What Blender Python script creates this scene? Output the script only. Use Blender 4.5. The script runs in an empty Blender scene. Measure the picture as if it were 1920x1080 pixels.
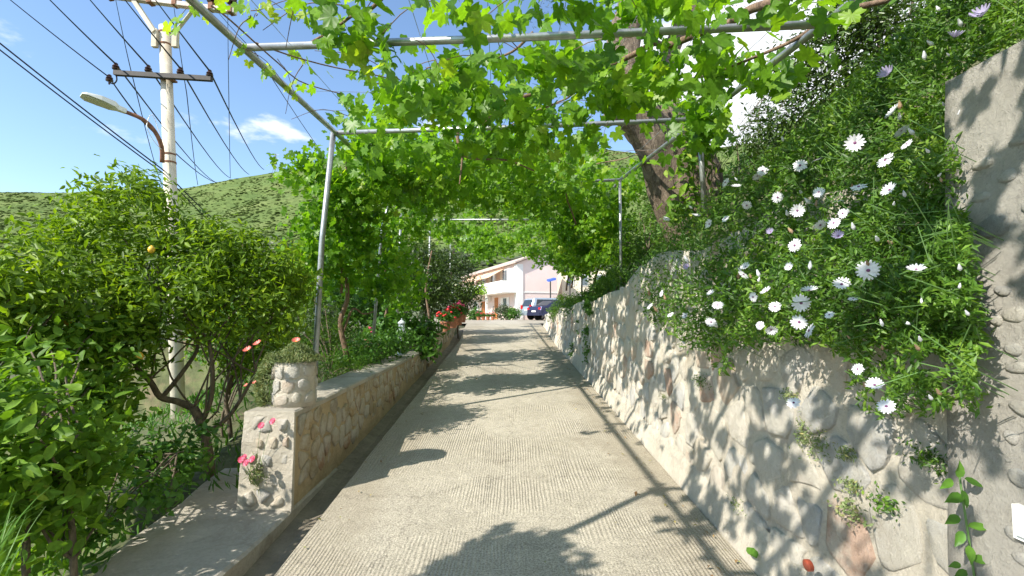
import bpy, math, random
import numpy as np
from mathutils import Vector, Matrix, noise as mn
random.seed(7); RNG = np.random.default_rng(11)
S = bpy.context.scene; COL = S.collection
# ------------------------------------------------------------------ camera
F = 900.0; PITCH = math.atan(50/900.0); CAMZ = 1.6
cd = bpy.data.cameras.new('camera'); cam = bpy.data.objects.new('camera', cd); COL.objects.link(cam)
cam.location = (0, 0, CAMZ); cam.rotation_euler = (math.pi/2+PITCH, 0, 0)
cd.sensor_width = 36; cd.lens = 36*F/1920; cd.clip_end = 5000; cd.clip_start = .05
S.camera = cam
# ------------------------------------------------------------------ sun, sky, exposure
SUN = Vector((.96, .72, -1.0)).normalized()            # direction the light travels
el = math.asin(-SUN.z)
sd = bpy.data.lights.new('sun', 'SUN'); so = bpy.data.objects.new('sun', sd); COL.objects.link(so)
sd.energy = 4.6; sd.angle = math.radians(.53); sd.color = (1, .94, .84)
so.rotation_euler = SUN.to_track_quat('-Z', 'Y').to_euler(); so.location = (0, 0, 40)
W = bpy.data.worlds.new('World'); S.world = W; W.use_nodes = True
def world():
    nt = W.node_tree; nt.nodes.clear(); N = nt.nodes.new; L = nt.links.new
    out = N('ShaderNodeOutputWorld'); bg = N('ShaderNodeBackground'); bg.inputs[1].default_value = .14
    sky = N('ShaderNodeTexSky'); sky.sky_type = 'NISHITA'; sky.sun_disc = False
    sky.sun_elevation = el; sky.sun_rotation = math.atan2(-SUN.x, -SUN.y)
    sky.air_density = 1.1; sky.dust_density = .2; sky.ozone_density = 3.2
    tc = N('ShaderNodeTexCoord'); mp = N('ShaderNodeMapping'); mp.inputs['Scale'].default_value = (1, 1, 2.4)
    L(tc.outputs['Generated'], mp.inputs['Vector'])
    nz = N('ShaderNodeTexNoise'); nz.inputs['Scale'].default_value = 3.1; nz.inputs['Detail'].default_value = 9
    nz.inputs['Roughness'].default_value = .58; L(mp.outputs[0], nz.inputs['Vector'])
    sep = N('ShaderNodeSeparateXYZ'); L(tc.outputs['Generated'], sep.inputs[0])
    def mr(src, a, b, c=0, d=1):
        m = N('ShaderNodeMapRange'); m.clamp = True; m.interpolation_type = 'SMOOTHSTEP'
        m.inputs[1].default_value = a; m.inputs[2].default_value = b; m.inputs[3].default_value = c; m.inputs[4].default_value = d
        L(src, m.inputs[0]); return m.outputs[0]
    def math_(op, a, b):
        m = N('ShaderNodeMath'); m.operation = op
        for i, v in enumerate((a, b)):
            if isinstance(v, (int, float)): m.inputs[i].default_value = v
            else: L(v, m.inputs[i])
        return m.outputs[0]
    bank = mr(sep.outputs['X'], -.12, .42)                 # the bank of cloud over the right half
    th = math_('ADD', nz.outputs['Fac'], math_('MULTIPLY', bank, .24))
    c1 = mr(th, .6, .72)
    # the one small cloud over the hill to the left
    d0 = Vector(((470-960)/F, 1, (590-236)/F)).normalized()
    sub = N('ShaderNodeVectorMath'); sub.operation = 'SUBTRACT'; sub.inputs[1].default_value = d0; L(tc.outputs['Generated'], sub.inputs[0])
    sc = N('ShaderNodeVectorMath'); sc.operation = 'MULTIPLY'; sc.inputs[1].default_value = (1, 1, 3.4); L(sub.outputs[0], sc.inputs[0])
    ln = N('ShaderNodeVectorMath'); ln.operation = 'LENGTH'; L(sc.outputs[0], ln.inputs[0])
    nz2 = N('ShaderNodeTexNoise'); nz2.inputs['Scale'].default_value = 17; nz2.inputs['Detail'].default_value = 8; L(mp.outputs[0], nz2.inputs['Vector'])
    dd = math_('SUBTRACT', ln.outputs['Value'], math_('MULTIPLY', math_('SUBTRACT', nz2.outputs['Fac'], .5), .32))
    c2 = mr(dd, .075, 0, 0, .75)
    c = math_('MAXIMUM', c1, c2)
    up = mr(sep.outputs['Z'], .02, .12); c = math_('MULTIPLY', c, up)
    cc = N('ShaderNodeMixRGB'); L(nz.outputs['Fac'], cc.inputs[0]); cc.inputs[1].default_value = (4.2, 4.6, 5.2, 1); cc.inputs[2].default_value = (6, 6, 6, 1)
    mix = N('ShaderNodeMixRGB'); L(c, mix.inputs[0]); L(sky.outputs[0], mix.inputs[1]); L(cc.outputs[0], mix.inputs[2])
    L(mix.outputs[0], bg.inputs[0]); L(bg.outputs[0], out.inputs[0])
world()
S.view_settings.view_transform = 'Standard'; S.view_settings.look = 'None'; S.view_settings.gamma = 1
S.view_settings.exposure = .9
S.render.engine = 'CYCLES'; S.cycles.max_bounces = 10; S.cycles.diffuse_bounces = 7; S.cycles.transmission_bounces = 7; S.cycles.transparent_max_bounces = 8

# ------------------------------------------------------------------ helpers
SP, CP = math.sin(PITCH), math.cos(PITCH)
def P(px, py, d):
    """point of the place seen in direction (px,py) at forward distance d"""
    a = (px-960)/F; v = (540-py)/F
    Y = CP - SP*v; Z = SP + CP*v
    return Vector((a/Y*d, d, CAMZ + Z/Y*d))
def PA(px, py, d):
    a = (px-960)/F; v = (540-py)/F; Y = CP-SP*v; Z = SP+CP*v
    return np.stack([a/Y*d, d, CAMZ+Z/Y*d], -1)
def road_z(y):
    if y < 17: return .061*y
    t = min(y-17, 5.0); return 1.037 + .061*t - .0061*t*t
def cx(y): return -.018*min(y, 22)
ORG = {}
def worg(o): return ORG.get(o.name, Vector((0, 0, 0))) if o else Vector((0, 0, 0))
def thing(name, label, cat, loc=(0, 0, 0), group=None):
    o = bpy.data.objects.new(name, None); COL.objects.link(o); o.location = loc; ORG[o.name] = Vector(loc)
    o.empty_display_size = .1
    o['label'] = label; o['category'] = cat
    if group: o['group'] = group
    return o
def tag(o, label, cat, group=None, kind=None):
    o['label'] = label; o['category'] = cat
    if group: o['group'] = group
    if kind: o['kind'] = kind
    return o
def mesh(name, v, f, mats, rnd=None, smooth=False, mi=None):
    me = bpy.data.meshes.new(name)
    if isinstance(v, np.ndarray) and isinstance(f, np.ndarray):
        me.vertices.add(len(v)); me.vertices.foreach_set('co', v.astype(np.float32).ravel())
        k = f.shape[1]; me.loops.add(f.size); me.loops.foreach_set('vertex_index', f.astype(np.int32).ravel())
        me.polygons.add(len(f)); me.polygons.foreach_set('loop_start', np.arange(0, f.size, k, dtype=np.int32))
        me.update(calc_edges=True)
    else:
        me.from_pydata([tuple(p) for p in v], [], [tuple(q) for q in f]); me.update()
    if not isinstance(mats, (list, tuple)): mats = [mats]
    for m in mats: me.materials.append(m)
    if mi is not None: me.polygons.foreach_set('material_index', np.array(mi, np.int32))
    if rnd is not None:
        a = me.attributes.new('rnd', 'FLOAT', 'POINT'); a.data.foreach_set('value', np.asarray(rnd, np.float32))
    if smooth: me.polygons.foreach_set('use_smooth', np.ones(len(me.polygons), bool))
    return me
def mk(name, v, f, mats, parent=None, origin=None, rnd=None, smooth=False, mi=None, kind=None):
    """v in world coordinates"""
    po = worg(parent); og = Vector(origin) if origin is not None else po
    if isinstance(v, np.ndarray): v = v - np.array(og)
    else: v = [Vector(p)-og for p in v]
    o = bpy.data.objects.new(name, mesh(name, v, f, mats, rnd, smooth, mi)); COL.objects.link(o)
    o.location = og-po; ORG[o.name] = og
    if parent: o.parent = parent
    if kind: o['kind'] = kind
    return o
def inst(name, me, loc, parent=None, rot=None, scale=1.0):
    o = bpy.data.objects.new(name, me); COL.objects.link(o); o.location = Vector(loc)-worg(parent)
    if rot is not None: o.rotation_mode = 'QUATERNION'; o.rotation_quaternion = rot
    o.scale = (scale,)*3 if isinstance(scale, (int, float)) else scale
    ORG[o.name] = Vector(loc)
    if parent: o.parent = parent
    return o
class MB:
    def __init__(s): s.v = []; s.f = []; s.mi = []
    def add(s, v, f, m=0):
        n = len(s.v); s.v += [Vector(p) for p in v]; s.f += [tuple(i+n for i in q) for q in f]; s.mi += [m]*len(f); return s
    def box(s, a, b, m=0, bev=0):
        x0, y0, z0 = a; x1, y1, z1 = b
        return s.add([(x0,y0,z0),(x1,y0,z0),(x1,y1,z0),(x0,y1,z0),(x0,y0,z1),(x1,y0,z1),(x1,y1,z1),(x0,y1,z1)],
                     [(0,3,2,1),(4,5,6,7),(0,1,5,4),(1,2,6,5),(2,3,7,6),(3,0,4,7)], m)
    def obox(s, c, ax, ay, az, m=0):
        c, ax, ay, az = map(Vector, (c, ax, ay, az)); v = []
        for k in (-1, 1):
            for i, j in ((-1,-1),(1,-1),(1,1),(-1,1)): v.append(c+ax*i+ay*j+az*k)
        return s.add(v, [(0,3,2,1),(4,5,6,7),(0,1,5,4),(1,2,6,5),(2,3,7,6),(3,0,4,7)], m)
    def tube(s, pts, r, n=8, m=0, cap=True):
        pts = [Vector(p) for p in pts]; k = len(pts)
        rr = r if isinstance(r, (list, tuple)) else [r]*k
        if len(rr) != k: rr = [rr[0]+(rr[-1]-rr[0])*i/(k-1) for i in range(k)]
        base = len(s.v); up = None
        for i, p in enumerate(pts):
            t = (pts[min(i+1, k-1)]-pts[max(i-1, 0)]).normalized()
            if up is None: up = Vector((0,0,1)) if abs(t.z) < .9 else Vector((1,0,0))
            a = t.cross(up).normalized(); b = a.cross(t).normalized(); up = b
            for j in range(n):
                q = 2*math.pi*j/n; s.v.append(p + (a*math.cos(q)+b*math.sin(q))*rr[i])
        for i in range(k-1):
            for j in range(n):
                s.f.append((base+i*n+j, base+i*n+(j+1)%n, base+(i+1)*n+(j+1)%n, base+(i+1)*n+j)); s.mi.append(m)
        if cap:
            s.f.append(tuple(base+j for j in range(n))[::-1]); s.f.append(tuple(base+(k-1)*n+j for j in range(n))); s.mi += [m, m]
        return s
    def lathe(s, c, prof, n=16, m=0, axis=None):
        c = Vector(c); base = len(s.v)
        q0 = Vector((0,0,1)).rotation_difference(Vector(axis).normalized()) if axis is not None else None
        for r, z in prof:
            for j in range(n):
                a = 2*math.pi*j/n; p = Vector((r*math.cos(a), r*math.sin(a), z))
                if q0: p = q0 @ p
                s.v.append(c+p)
        for i in range(len(prof)-1):
            for j in range(n): s.f.append((base+i*n+j, base+i*n+(j+1)%n, base+(i+1)*n+(j+1)%n, base+(i+1)*n+j)); s.mi.append(m)
        s.f.append(tuple(base+j for j in range(n))[::-1]); s.f.append(tuple(base+(len(prof)-1)*n+j for j in range(n))); s.mi += [m, m]
        return s
    def build(s, name, mats, parent=None, origin=None, smooth=False, kind=None):
        return mk(name, s.v, s.f, mats, parent, origin, None, smooth, s.mi, kind)
def wob(pts, amp, seed=0, sub=3):
    """resample a polyline smoothly and wobble it"""
    pts = [Vector(p) for p in pts]; out = []
    for i in range(len(pts)-1):
        p0 = pts[max(i-1, 0)]; p1 = pts[i]; p2 = pts[i+1]; p3 = pts[min(i+2, len(pts)-1)]
        for k in range(sub):
            t = k/sub
            out.append(.5*((2*p1)+(p2-p0)*t+(2*p0-5*p1+4*p2-p3)*t*t+(3*p1-p0-3*p2+p3)*t**3))
    out.append(pts[-1])
    return [p+mn.noise_vector(p*2.3+Vector((seed*3.1, 0, seed)))*amp*(0 if i in (0,) else 1) for i, p in enumerate(out)]

# ------------------------------------------------------------------ materials
def newmat(name):
    m = bpy.data.materials.new(name); m.use_nodes = True; nt = m.node_tree
    b = nt.nodes['Principled BSDF']; return m, nt, b
def ramp(nt, src, cols):
    r = nt.nodes.new('ShaderNodeValToRGB'); e = r.color_ramp.elements
    while len(e) < len(cols): e.new(.5)
    for i, (p, c) in enumerate(cols): e[i].position = p; e[i].color = (*c, 1)
    if src is not None: nt.links.new(src, r.inputs[0])
    return r
def noise_node(nt, scale, detail=6, rough=.6, co='Object', dist=0, vec=None):
    n = nt.nodes.new('ShaderNodeTexNoise'); n.inputs['Scale'].default_value = scale; n.inputs['Detail'].default_value = detail
    n.inputs['Roughness'].default_value = rough; n.inputs['Distortion'].default_value = dist
    if vec is None:
        g = nt.nodes.new('ShaderNodeNewGeometry'); vec = g.outputs['Position']
    nt.links.new(vec, n.inputs['Vector']); return n
def bump(nt, b, src, strength, dist, prev=None):
    k = nt.nodes.new('ShaderNodeBump'); k.inputs['Strength'].default_value = strength; k.inputs['Distance'].default_value = dist
    nt.links.new(src, k.inputs['Height'])
    if prev is not None: nt.links.new(prev, k.inputs['Normal'])
    nt.links.new(k.outputs[0], b.inputs['Normal']); return k.outputs[0]
def mixc(nt, fac, a, b, mode='MIX'):
    m = nt.nodes.new('ShaderNodeMixRGB'); m.blend_type = mode
    for i, v in ((0, fac), (1, a), (2, b)):
        if isinstance(v, (int, float)): m.inputs[i].default_value = v
        elif isinstance(v, tuple): m.inputs[i].default_value = (*v, 1)
        else: nt.links.new(v, m.inputs[i])
    return m.outputs[0]
def plain(name, col, rough=.6, metal=0, var=.25, scale=8, bmp=.15, bd=.01, dirt=None):
    m, nt, b = newmat(name); n = noise_node(nt, scale)
    dk = tuple(c*(1-var) for c in col); lt = tuple(min(1, c*(1+var*.6)) for c in col)
    c = ramp(nt, n.outputs['Fac'], [(.3, dk), (.7, lt)]).outputs[0]
    if dirt:
        n2 = noise_node(nt, scale*.35, 8, .7); r2 = ramp(nt, n2.outputs['Fac'], [(.5, (0,0,0)), (.68, (1,1,1))])
        c = mixc(nt, r2.outputs[0], c, dirt)
    nt.links.new(c, b.inputs['Base Color']); b.inputs['Roughness'].default_value = rough; b.inputs['Metallic'].default_value = metal
    if bmp: bump(nt, b, noise_node(nt, scale*5, 8).outputs['Fac'], bmp, bd)
    return m
def leafmat(name, cols, trans=.4, tcol=(1.25, 1.2, .5), rough=.42, spec=.4):
    m, nt, b = newmat(name); N = nt.nodes.new; L = nt.links.new
    at = N('ShaderNodeAttribute'); at.attribute_name = 'rnd'
    k = len(cols); r = ramp(nt, at.outputs['Fac'], [(i/(k-1) if k > 1 else 0, c) for i, c in enumerate(cols)])
    n = noise_node(nt, 40, 3); rr = ramp(nt, n.outputs['Fac'], [(.35, (.78, .78, .78)), (.7, (1.12, 1.12, 1.12))])
    c = mixc(nt, 1.0, r.outputs[0], rr.outputs[0], 'MULTIPLY')
    L(c, b.inputs['Base Color']); b.inputs['Roughness'].default_value = rough; b.inputs['Specular IOR Level'].default_value = spec
    t = N('ShaderNodeBsdfTranslucent'); tc = mixc(nt, 1.0, c, tcol, 'MULTIPLY'); L(tc, t.inputs['Color'])
    mx = N('ShaderNodeMixShader'); mx.inputs[0].default_value = trans; L(b.outputs[0], mx.inputs[1]); L(t.outputs[0], mx.inputs[2])
    L(mx.outputs[0], nt.nodes['Material Output'].inputs['Surface']); return m
def concrete_road():
    m, nt, b = newmat('ribbed concrete'); N = nt.nodes.new; L = nt.links.new
    g = N('ShaderNodeNewGeometry'); pos = g.outputs['Position']
    big = noise_node(nt, .9, 5, .6, vec=pos); fine = noise_node(nt, 95, 4, .75, vec=pos); mid = noise_node(nt, 9, 6, .7, vec=pos)
    c = ramp(nt, big.outputs['Fac'], [(.3, (.385, .345, .268)), (.72, (.495, .448, .358))]).outputs[0]
    c = mixc(nt, .75, c, ramp(nt, fine.outputs['Fac'], [(.34, (.2, .2, .2)), (.5, (.9, .9, .9)), (.66, (1.5, 1.5, 1.5))]).outputs[0], 'MULTIPLY')
    c = mixc(nt, .5, c, ramp(nt, mid.outputs['Fac'], [(.3, (.7, .7, .7)), (.7, (1.2, 1.2, 1.2))]).outputs[0], 'MULTIPLY')
    mp = N('ShaderNodeMapping'); mp.inputs['Scale'].default_value = (1, .12, 1); L(pos, mp.inputs['Vector'])
    wn = noise_node(nt, 2.2, 3, .5, vec=mp.outputs[0])
    ad = N('ShaderNodeVectorMath'); ad.operation = 'MULTIPLY_ADD'; L(wn.outputs['Color'], ad.inputs[0]); ad.inputs[1].default_value = (.2, 0, 0); L(mp.outputs[0], ad.inputs[2])
    w = N('ShaderNodeTexWave'); w.wave_type = 'BANDS'; w.bands_direction = 'X'; w.inputs['Scale'].default_value = 13
    w.inputs['Distortion'].default_value = 2.6; w.inputs['Detail'].default_value = 5; w.inputs['Detail Scale'].default_value = 2.5
    L(ad.outputs[0], w.inputs['Vector'])
    patch = noise_node(nt, 1.3, 3, .5, vec=pos); pr = ramp(nt, patch.outputs['Fac'], [(.42, (.0,)*3), (.6, (1,)*3)])
    wv = mixc(nt, 1.0, w.outputs['Color'], pr.outputs[0], 'MULTIPLY')
    c = mixc(nt, .14, c, ramp(nt, wv, [(0, (.82,)*3), (.5, (1.1,)*3)]).outputs[0], 'MULTIPLY')
    st = noise_node(nt, .55, 8, .75, vec=pos); c = mixc(nt, ramp(nt, st.outputs['Fac'], [(.56, (0,)*3), (.7, (.45,)*3)]).outputs[0], c, (.2, .16, .11))
    sx = N('ShaderNodeSeparateXYZ'); L(pos, sx.inputs[0])
    def mmath(op, a, b3):
        q = N('ShaderNodeMath'); q.operation = op
        for i, vv in enumerate((a, b3)):
            if isinstance(vv, (int, float)): q.inputs[i].default_value = vv
            else: L(vv, q.inputs[i])
        return q.outputs[0]
    uu = mmath('ADD', sx.outputs['X'], mmath('MULTIPLY', sx.outputs['Y'], .018)); ed = mmath('ABSOLUTE', mmath('SUBTRACT', uu, .07), 0)
    ed = mmath('ADD', ed, mmath('MULTIPLY', mmath('SUBTRACT', st.outputs['Fac'], .5), 1.3))
    dirt = mmath('MULTIPLY', ramp(nt, ed, [(.8, (0,)*3), (1.05, (1,)*3)]).outputs[0], .4); c = mixc(nt, dirt, c, (.24, .2, .14))
    # hairline cracks
    vo = N('ShaderNodeTexVoronoi'); vo.feature = 'DISTANCE_TO_EDGE'; vo.inputs['Scale'].default_value = .42
    dv = noise_node(nt, 3, 5, .7, vec=pos); av = N('ShaderNodeVectorMath'); av.operation = 'MULTIPLY_ADD'; L(dv.outputs['Color'], av.inputs[0]); av.inputs[1].default_value = (.5, .5, .5); L(pos, av.inputs[2]); L(av.outputs[0], vo.inputs['Vector'])
    ck = ramp(nt, vo.outputs['Distance'], [(0, (.55,)*3), (.004, (0,)*3)]).outputs[0]; c = mixc(nt, ck, c, (.12, .1, .08))
    L(c, b.inputs['Base Color']); b.inputs['Roughness'].default_value = .92
    k = bump(nt, b, wv, .85, .005); k = bump(nt, b, fine.outputs['Fac'], .9, .008, k); bump(nt, b, mid.outputs['Fac'], .5, .01, k)
    return m
def mortar(name, a, b_, d, scale=3):
    m, nt, b = newmat(name)
    n1 = noise_node(nt, scale, 8, .65); n2 = noise_node(nt, 38, 8, .8); n3 = noise_node(nt, scale*.5, 8, .75, dist=.6)
    c = ramp(nt, n1.outputs['Fac'], [(.3, a), (.68, b_)]).outputs[0]
    c = mixc(nt, ramp(nt, n3.outputs['Fac'], [(.55, (0,)*3), (.72, (.7,)*3)]).outputs[0], c, d)
    c = mixc(nt, .5, c, ramp(nt, n2.outputs['Fac'], [(.3, (.62,)*3), (.6, (1.1,)*3)]).outputs[0], 'MULTIPLY')
    nt.links.new(c, b.inputs['Base Color']); b.inputs['Roughness'].default_value = .93
    k = bump(nt, b, n2.outputs['Fac'], 1, .02); bump(nt, b, n1.outputs['Fac'], .8, .05, k); return m
def stonemat(name, cols):
    m, nt, b = newmat(name); oi = nt.nodes.new('ShaderNodeObjectInfo'); k = len(cols)
    r = ramp(nt, oi.outputs['Random'], [(i/k, c) for i, c in enumerate(cols)]); r.color_ramp.interpolation = 'CONSTANT'
    n1 = noise_node(nt, 11, 10, .75, dist=.4); n2 = noise_node(nt, 70, 6, .8)
    c = mixc(nt, .75, r.outputs[0], ramp(nt, n1.outputs['Fac'], [(.3, (.66, .6, .52)), (.55, (1, 1, 1)), (.75, (1.2, 1.18, 1.12))]).outputs[0], 'MULTIPLY')
    c = mixc(nt, ramp(nt, noise_node(nt, 3.5, 8, .7).outputs['Fac'], [(.44, (0,)*3), (.58, (.8,)*3)]).outputs[0], c, (.58, .54, .45))
    nt.links.new(c, b.inputs['Base Color']); b.inputs['Roughness'].default_value = .88
    k = bump(nt, b, n1.outputs['Fac'], .9, .05); bump(nt, b, n2.outputs['Fac'], .8, .01, k); return m
M_road = concrete_road()
M_gut = mortar('gutter concrete', (.2, .17, .125), (.31, .27, .2), (.06, .055, .035), 5)
M_slab = mortar('slab concrete', (.36, .325, .26), (.55, .51, .43), (.16, .115, .07), 2.0)
M_mortR = mortar('pale mortar', (.5, .45, .36), (.66, .605, .5), (.38, .31, .21), 2.6)
M_mortL = mortar('ochre mortar', (.4, .3, .17), (.58, .46, .28), (.28, .2, .11), 3)
M_pier = mortar('rough pier concrete', (.37, .345, .3), (.5, .47, .41), (.24, .2, .15), 1.8)
M_stR = stonemat('pale stone', [(.6,.56,.48),(.64,.59,.5),(.54,.53,.49),(.64,.59,.49),(.6,.48,.37),(.63,.59,.52),(.62,.54,.42),(.52,.51,.48),(.66,.62,.54),(.6,.53,.44),(.57,.56,.52),(.53,.37,.28)])
M_stL = stonemat('ochre stone', [(.42,.33,.2),(.46,.37,.24),(.38,.33,.25),(.47,.34,.18),(.42,.26,.15),(.5,.42,.3),(.42,.34,.22)])
M_stW = stonemat('white stone', [(.42,.41,.38),(.5,.48,.44),(.36,.36,.34),(.42,.38,.32)])
M_earth = plain('earth', (.16, .115, .07), .95, var=.5, scale=3, bmp=.8, bd=.05)
M_grassy = plain('grassy soil', (.085, .1, .035), .95, var=.6, scale=2, bmp=.8, bd=.05, dirt=(.16, .12, .07))
M_steel = plain('galvanised steel', (.42, .44, .45), .42, .75, var=.25, scale=14, bmp=.1, bd=.002, dirt=(.3, .3, .29))
M_pole = plain('pole concrete', (.62, .57, .46), .85, var=.16, scale=5, bmp=.3, bd=.004, dirt=(.45, .38, .28))
M_iron = plain('black painted iron', (.03, .027, .025), .6, .3, var=.4, scale=20, bmp=.1, bd=.002)
M_rust = plain('rusty iron', (.25, .12, .07), .85, .1, var=.5, scale=20, bmp=.3, bd=.003)
M_arm = plain('white arm with rust', (.6, .55, .5), .7, .1, var=.2, scale=6, bmp=.1, bd=.003, dirt=(.34, .2, .13))
M_ins = plain('brown porcelain', (.05, .022, .018), .22, 0, var=.3, scale=12, bmp=0)
M_lamp = plain('lamp grey paint', (.66, .68, .62), .45, .1, var=.08, scale=6, bmp=0)
M_lens = plain('lamp lens', (.5, .52, .4), .15, 0, var=.12, scale=30, bmp=0)
M_wire = plain('wire', (.035, .045, .06), .6, .4, var=.2, bmp=0)
M_bark = None
def barkmat(name, a, b_, sc=9, d=.03):
    m, nt, b = newmat(name); N = nt.nodes.new; L = nt.links.new
    g = N('ShaderNodeNewGeometry'); mp = N('ShaderNodeMapping'); mp.inputs['Scale'].default_value = (1, 1, .28); L(g.outputs['Position'], mp.inputs['Vector'])
    n1 = noise_node(nt, sc, 8, .75, vec=mp.outputs[0], dist=1.2); n2 = noise_node(nt, sc*5, 6, .7, vec=mp.outputs[0])
    c = ramp(nt, n1.outputs['Fac'], [(.36, a), (.62, b_)]).outputs[0]
    c = mixc(nt, .6, c, ramp(nt, n2.outputs['Fac'], [(.35, (.5,)*3), (.65, (1.2,)*3)]).outputs[0], 'MULTIPLY')
    L(c, b.inputs['Base Color']); b.inputs['Roughness'].default_value = .92
    k = bump(nt, b, n1.outputs['Fac'], 1, d); bump(nt, b, n2.outputs['Fac'], .8, d*.3, k); return m
M_olive_bark = barkmat('old tree bark', (.1, .072, .05), (.35, .27, .2), 14, .06)
M_vine_bark = barkmat('vine bark', (.1, .06, .04), (.3, .2, .13), 25, .012)
M_citrus_bark = barkmat('citrus bark', (.06, .05, .035), (.2, .155, .1), 18, .01)
G = lambda *a: list(a)
M_grape = leafmat('grape leaf', G((.07,.165,.014),(.105,.24,.017),(.155,.33,.02),(.23,.42,.028),(.4,.51,.05)), .54, (1.45, 1.45, .42))
M_grape_pale = leafmat('grape leaf underside', G((.2,.3,.13),(.3,.38,.22)), .35, (1.1, 1.15, .6))
M_citrus = leafmat('citrus leaf', G((.065,.125,.015),(.11,.2,.017),(.165,.28,.022),(.26,.39,.028),(.4,.46,.05)), .42, (1.5, 1.5, .4), .46, .28)
M_broad = leafmat('broad leaf', G((.065,.135,.02),(.105,.22,.022),(.16,.3,.026),(.24,.4,.038),(.4,.46,.08)), .44, (1.4, 1.4, .45), .55, .3)
M_dark = leafmat('dark evergreen leaf', G((.025,.055,.012),(.045,.09,.014),(.08,.14,.018),(.15,.24,.03)), .25, (1.5, 1.5, .5), .35, .5)
M_daisy = leafmat('daisy leaf', G((.032,.08,.012),(.06,.14,.018),(.1,.215,.025),(.17,.31,.035),(.28,.4,.06)), .4, (1.3, 1.3, .4), .45)
M_oliv = leafmat('olive leaf', G((.06,.085,.04),(.1,.13,.065),(.17,.2,.12)), .2, (1.2, 1.2, .6), .5)
M_weed = leafmat('weed leaf', G((.05,.13,.02),(.09,.22,.03),(.15,.32,.04)), .4)
M_succ = leafmat('succulent leaf', G((.12,.18,.06),(.2,.27,.1),(.3,.35,.14),(.4,.34,.14)), .3, (1.1, 1.1, .6), .5)
M_scrub = leafmat('scrub', G((.1,.155,.045),(.115,.17,.05),(.13,.19,.055),(.15,.2,.07)), .35, (1, 1, .7), .9, .05)
M_scrubg = leafmat('grey scrub', G((.07,.09,.055),(.1,.125,.075),(.14,.165,.105)), .12, (1, 1, .7), .9, .05)

# ------------------------------------------------------------------ leaf templates  (local: x across, y along to tip, z normal)
def tmpl(outline, cup=.18, droop=.25, centre=(0, .0)):
    pts = [centre]+outline; V = []
    for x, y in pts: V.append((x, y, cup*abs(x)-droop*(y*abs(y)+.6*x*x)))
    n = len(outline); Fc = [(0, 1+i, 1+(i+1) % n) for i in range(n)]
    return np.array(V, float), np.array(Fc)
def polar(lst):
    r = [(math.sin(math.radians(a))*q, math.cos(math.radians(a))*q) for a, q in lst]
    l = [(-x, y) for x, y in r[::-1] if abs(x) > 1e-6]
    return r+l
T_grape = tmpl(polar([(0,.62),(9,.5),(15,.52),(25,.36),(34,.46),(42,.47),(50,.6),(60,.47),(68,.46),(80,.34),(92,.45),(104,.5),(112,.5),(126,.4),(142,.4),(160,.26),(180,.08)]), .22, .45)
T_grape_lo = tmpl(polar([(0,.6),(24,.36),(48,.57),(78,.34),(106,.5),(150,.38),(180,.08)]), .2, .4)
T_ovate = tmpl([(0,-.5),(.17,-.36),(.25,-.12),(.2,.16),(.08,.4),(0,.56),(-.08,.4),(-.2,.16),(-.25,-.12),(-.17,-.36)], .5, .35)
T_ell = tmpl([(0,-.5),(.15,-.2),(.15,.15),(0,.52),(-.15,.15),(-.15,-.2)], .6, .35)
T_quad = (np.array([(0,-.5,0),(.16,.05,.04),(0,.5,-.07),(-.16,.05,.04)], float), np.array([(0,1,2),(0,2,3)]))
T_fat = (np.array([(0,-.5,0),(.26,-.05,.06),(0,.5,-.1),(-.26,-.05,.06)], float), np.array([(0,1,2),(0,2,3)]))
T_thin = (np.array([(0,-.5,0),(.06,.1,.02),(0,.5,-.08),(-.06,.1,.02)], float), np.array([(0,1,2),(0,2,3)]))
def nrm(a): return a/np.maximum(np.linalg.norm(a, axis=-1, keepdims=True), 1e-9)
def frames(nor, up):
    n = nrm(nor); x = nrm(np.cross(up, n)); y = np.cross(n, x); return x, y, n
def leaves_np(T, pos, nor, up, size):
    V, Fc = T; x, y, n = frames(nor, up); s = size[:, None, None]
    w = pos[:, None, :] + s*(V[None, :, 0:1]*x[:, None, :]+V[None, :, 1:2]*y[:, None, :]+V[None, :, 2:3]*n[:, None, :])
    k = len(V); f = (Fc[None]+(np.arange(len(pos))*k)[:, None, None]).reshape(-1, 3)
    return w.reshape(-1, 3), f, k
def foliage(name, T, pos, nor, up, size, mat, parent=None, kind=None, rnd=None, tone=None):
    v, f, k = leaves_np(T, pos, nor, up, size)
    if rnd is None: rnd = RNG.beta(1.6, 2.2, len(pos))
    if tone is not None: rnd = np.clip(rnd*.6+tone*.5, 0, 1)
    return mk(name, v, f, mat, parent, rnd=np.repeat(rnd, k), kind=kind)
VAR = {}
def leafvars(key, T, mat, n=16):
    if key not in VAR:
        L_ = []
        for i in range(n):
            V = T[0].copy(); a = RNG.normal(0, .12, 4)
            V[:, 2] += a[0]*V[:, 0]+a[1]*V[:, 1]*V[:, 0]*3+RNG.normal(0, .02, len(V)); V[:, 0] *= 1+a[2]
            L_.append(mesh(key, V, T[1], mat, np.full(len(V), (i+.5)/n)))
        VAR[key] = L_
    return VAR[key]
def leaf_objects(name, key, T, pos, nor, up, size, mat, parent, rnd=None):
    vs = leafvars(key, T, mat); x, y, n = frames(nor, up)
    for i in range(len(pos)):
        q = Matrix((x[i], y[i], n[i])).transposed().to_quaternion()
        r = rnd[i] if rnd is not None else RNG.beta(1.6, 2.2)
        inst(name, vs[min(int(r*len(vs)), len(vs)-1)], pos[i], parent, q, float(size[i]))
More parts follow.
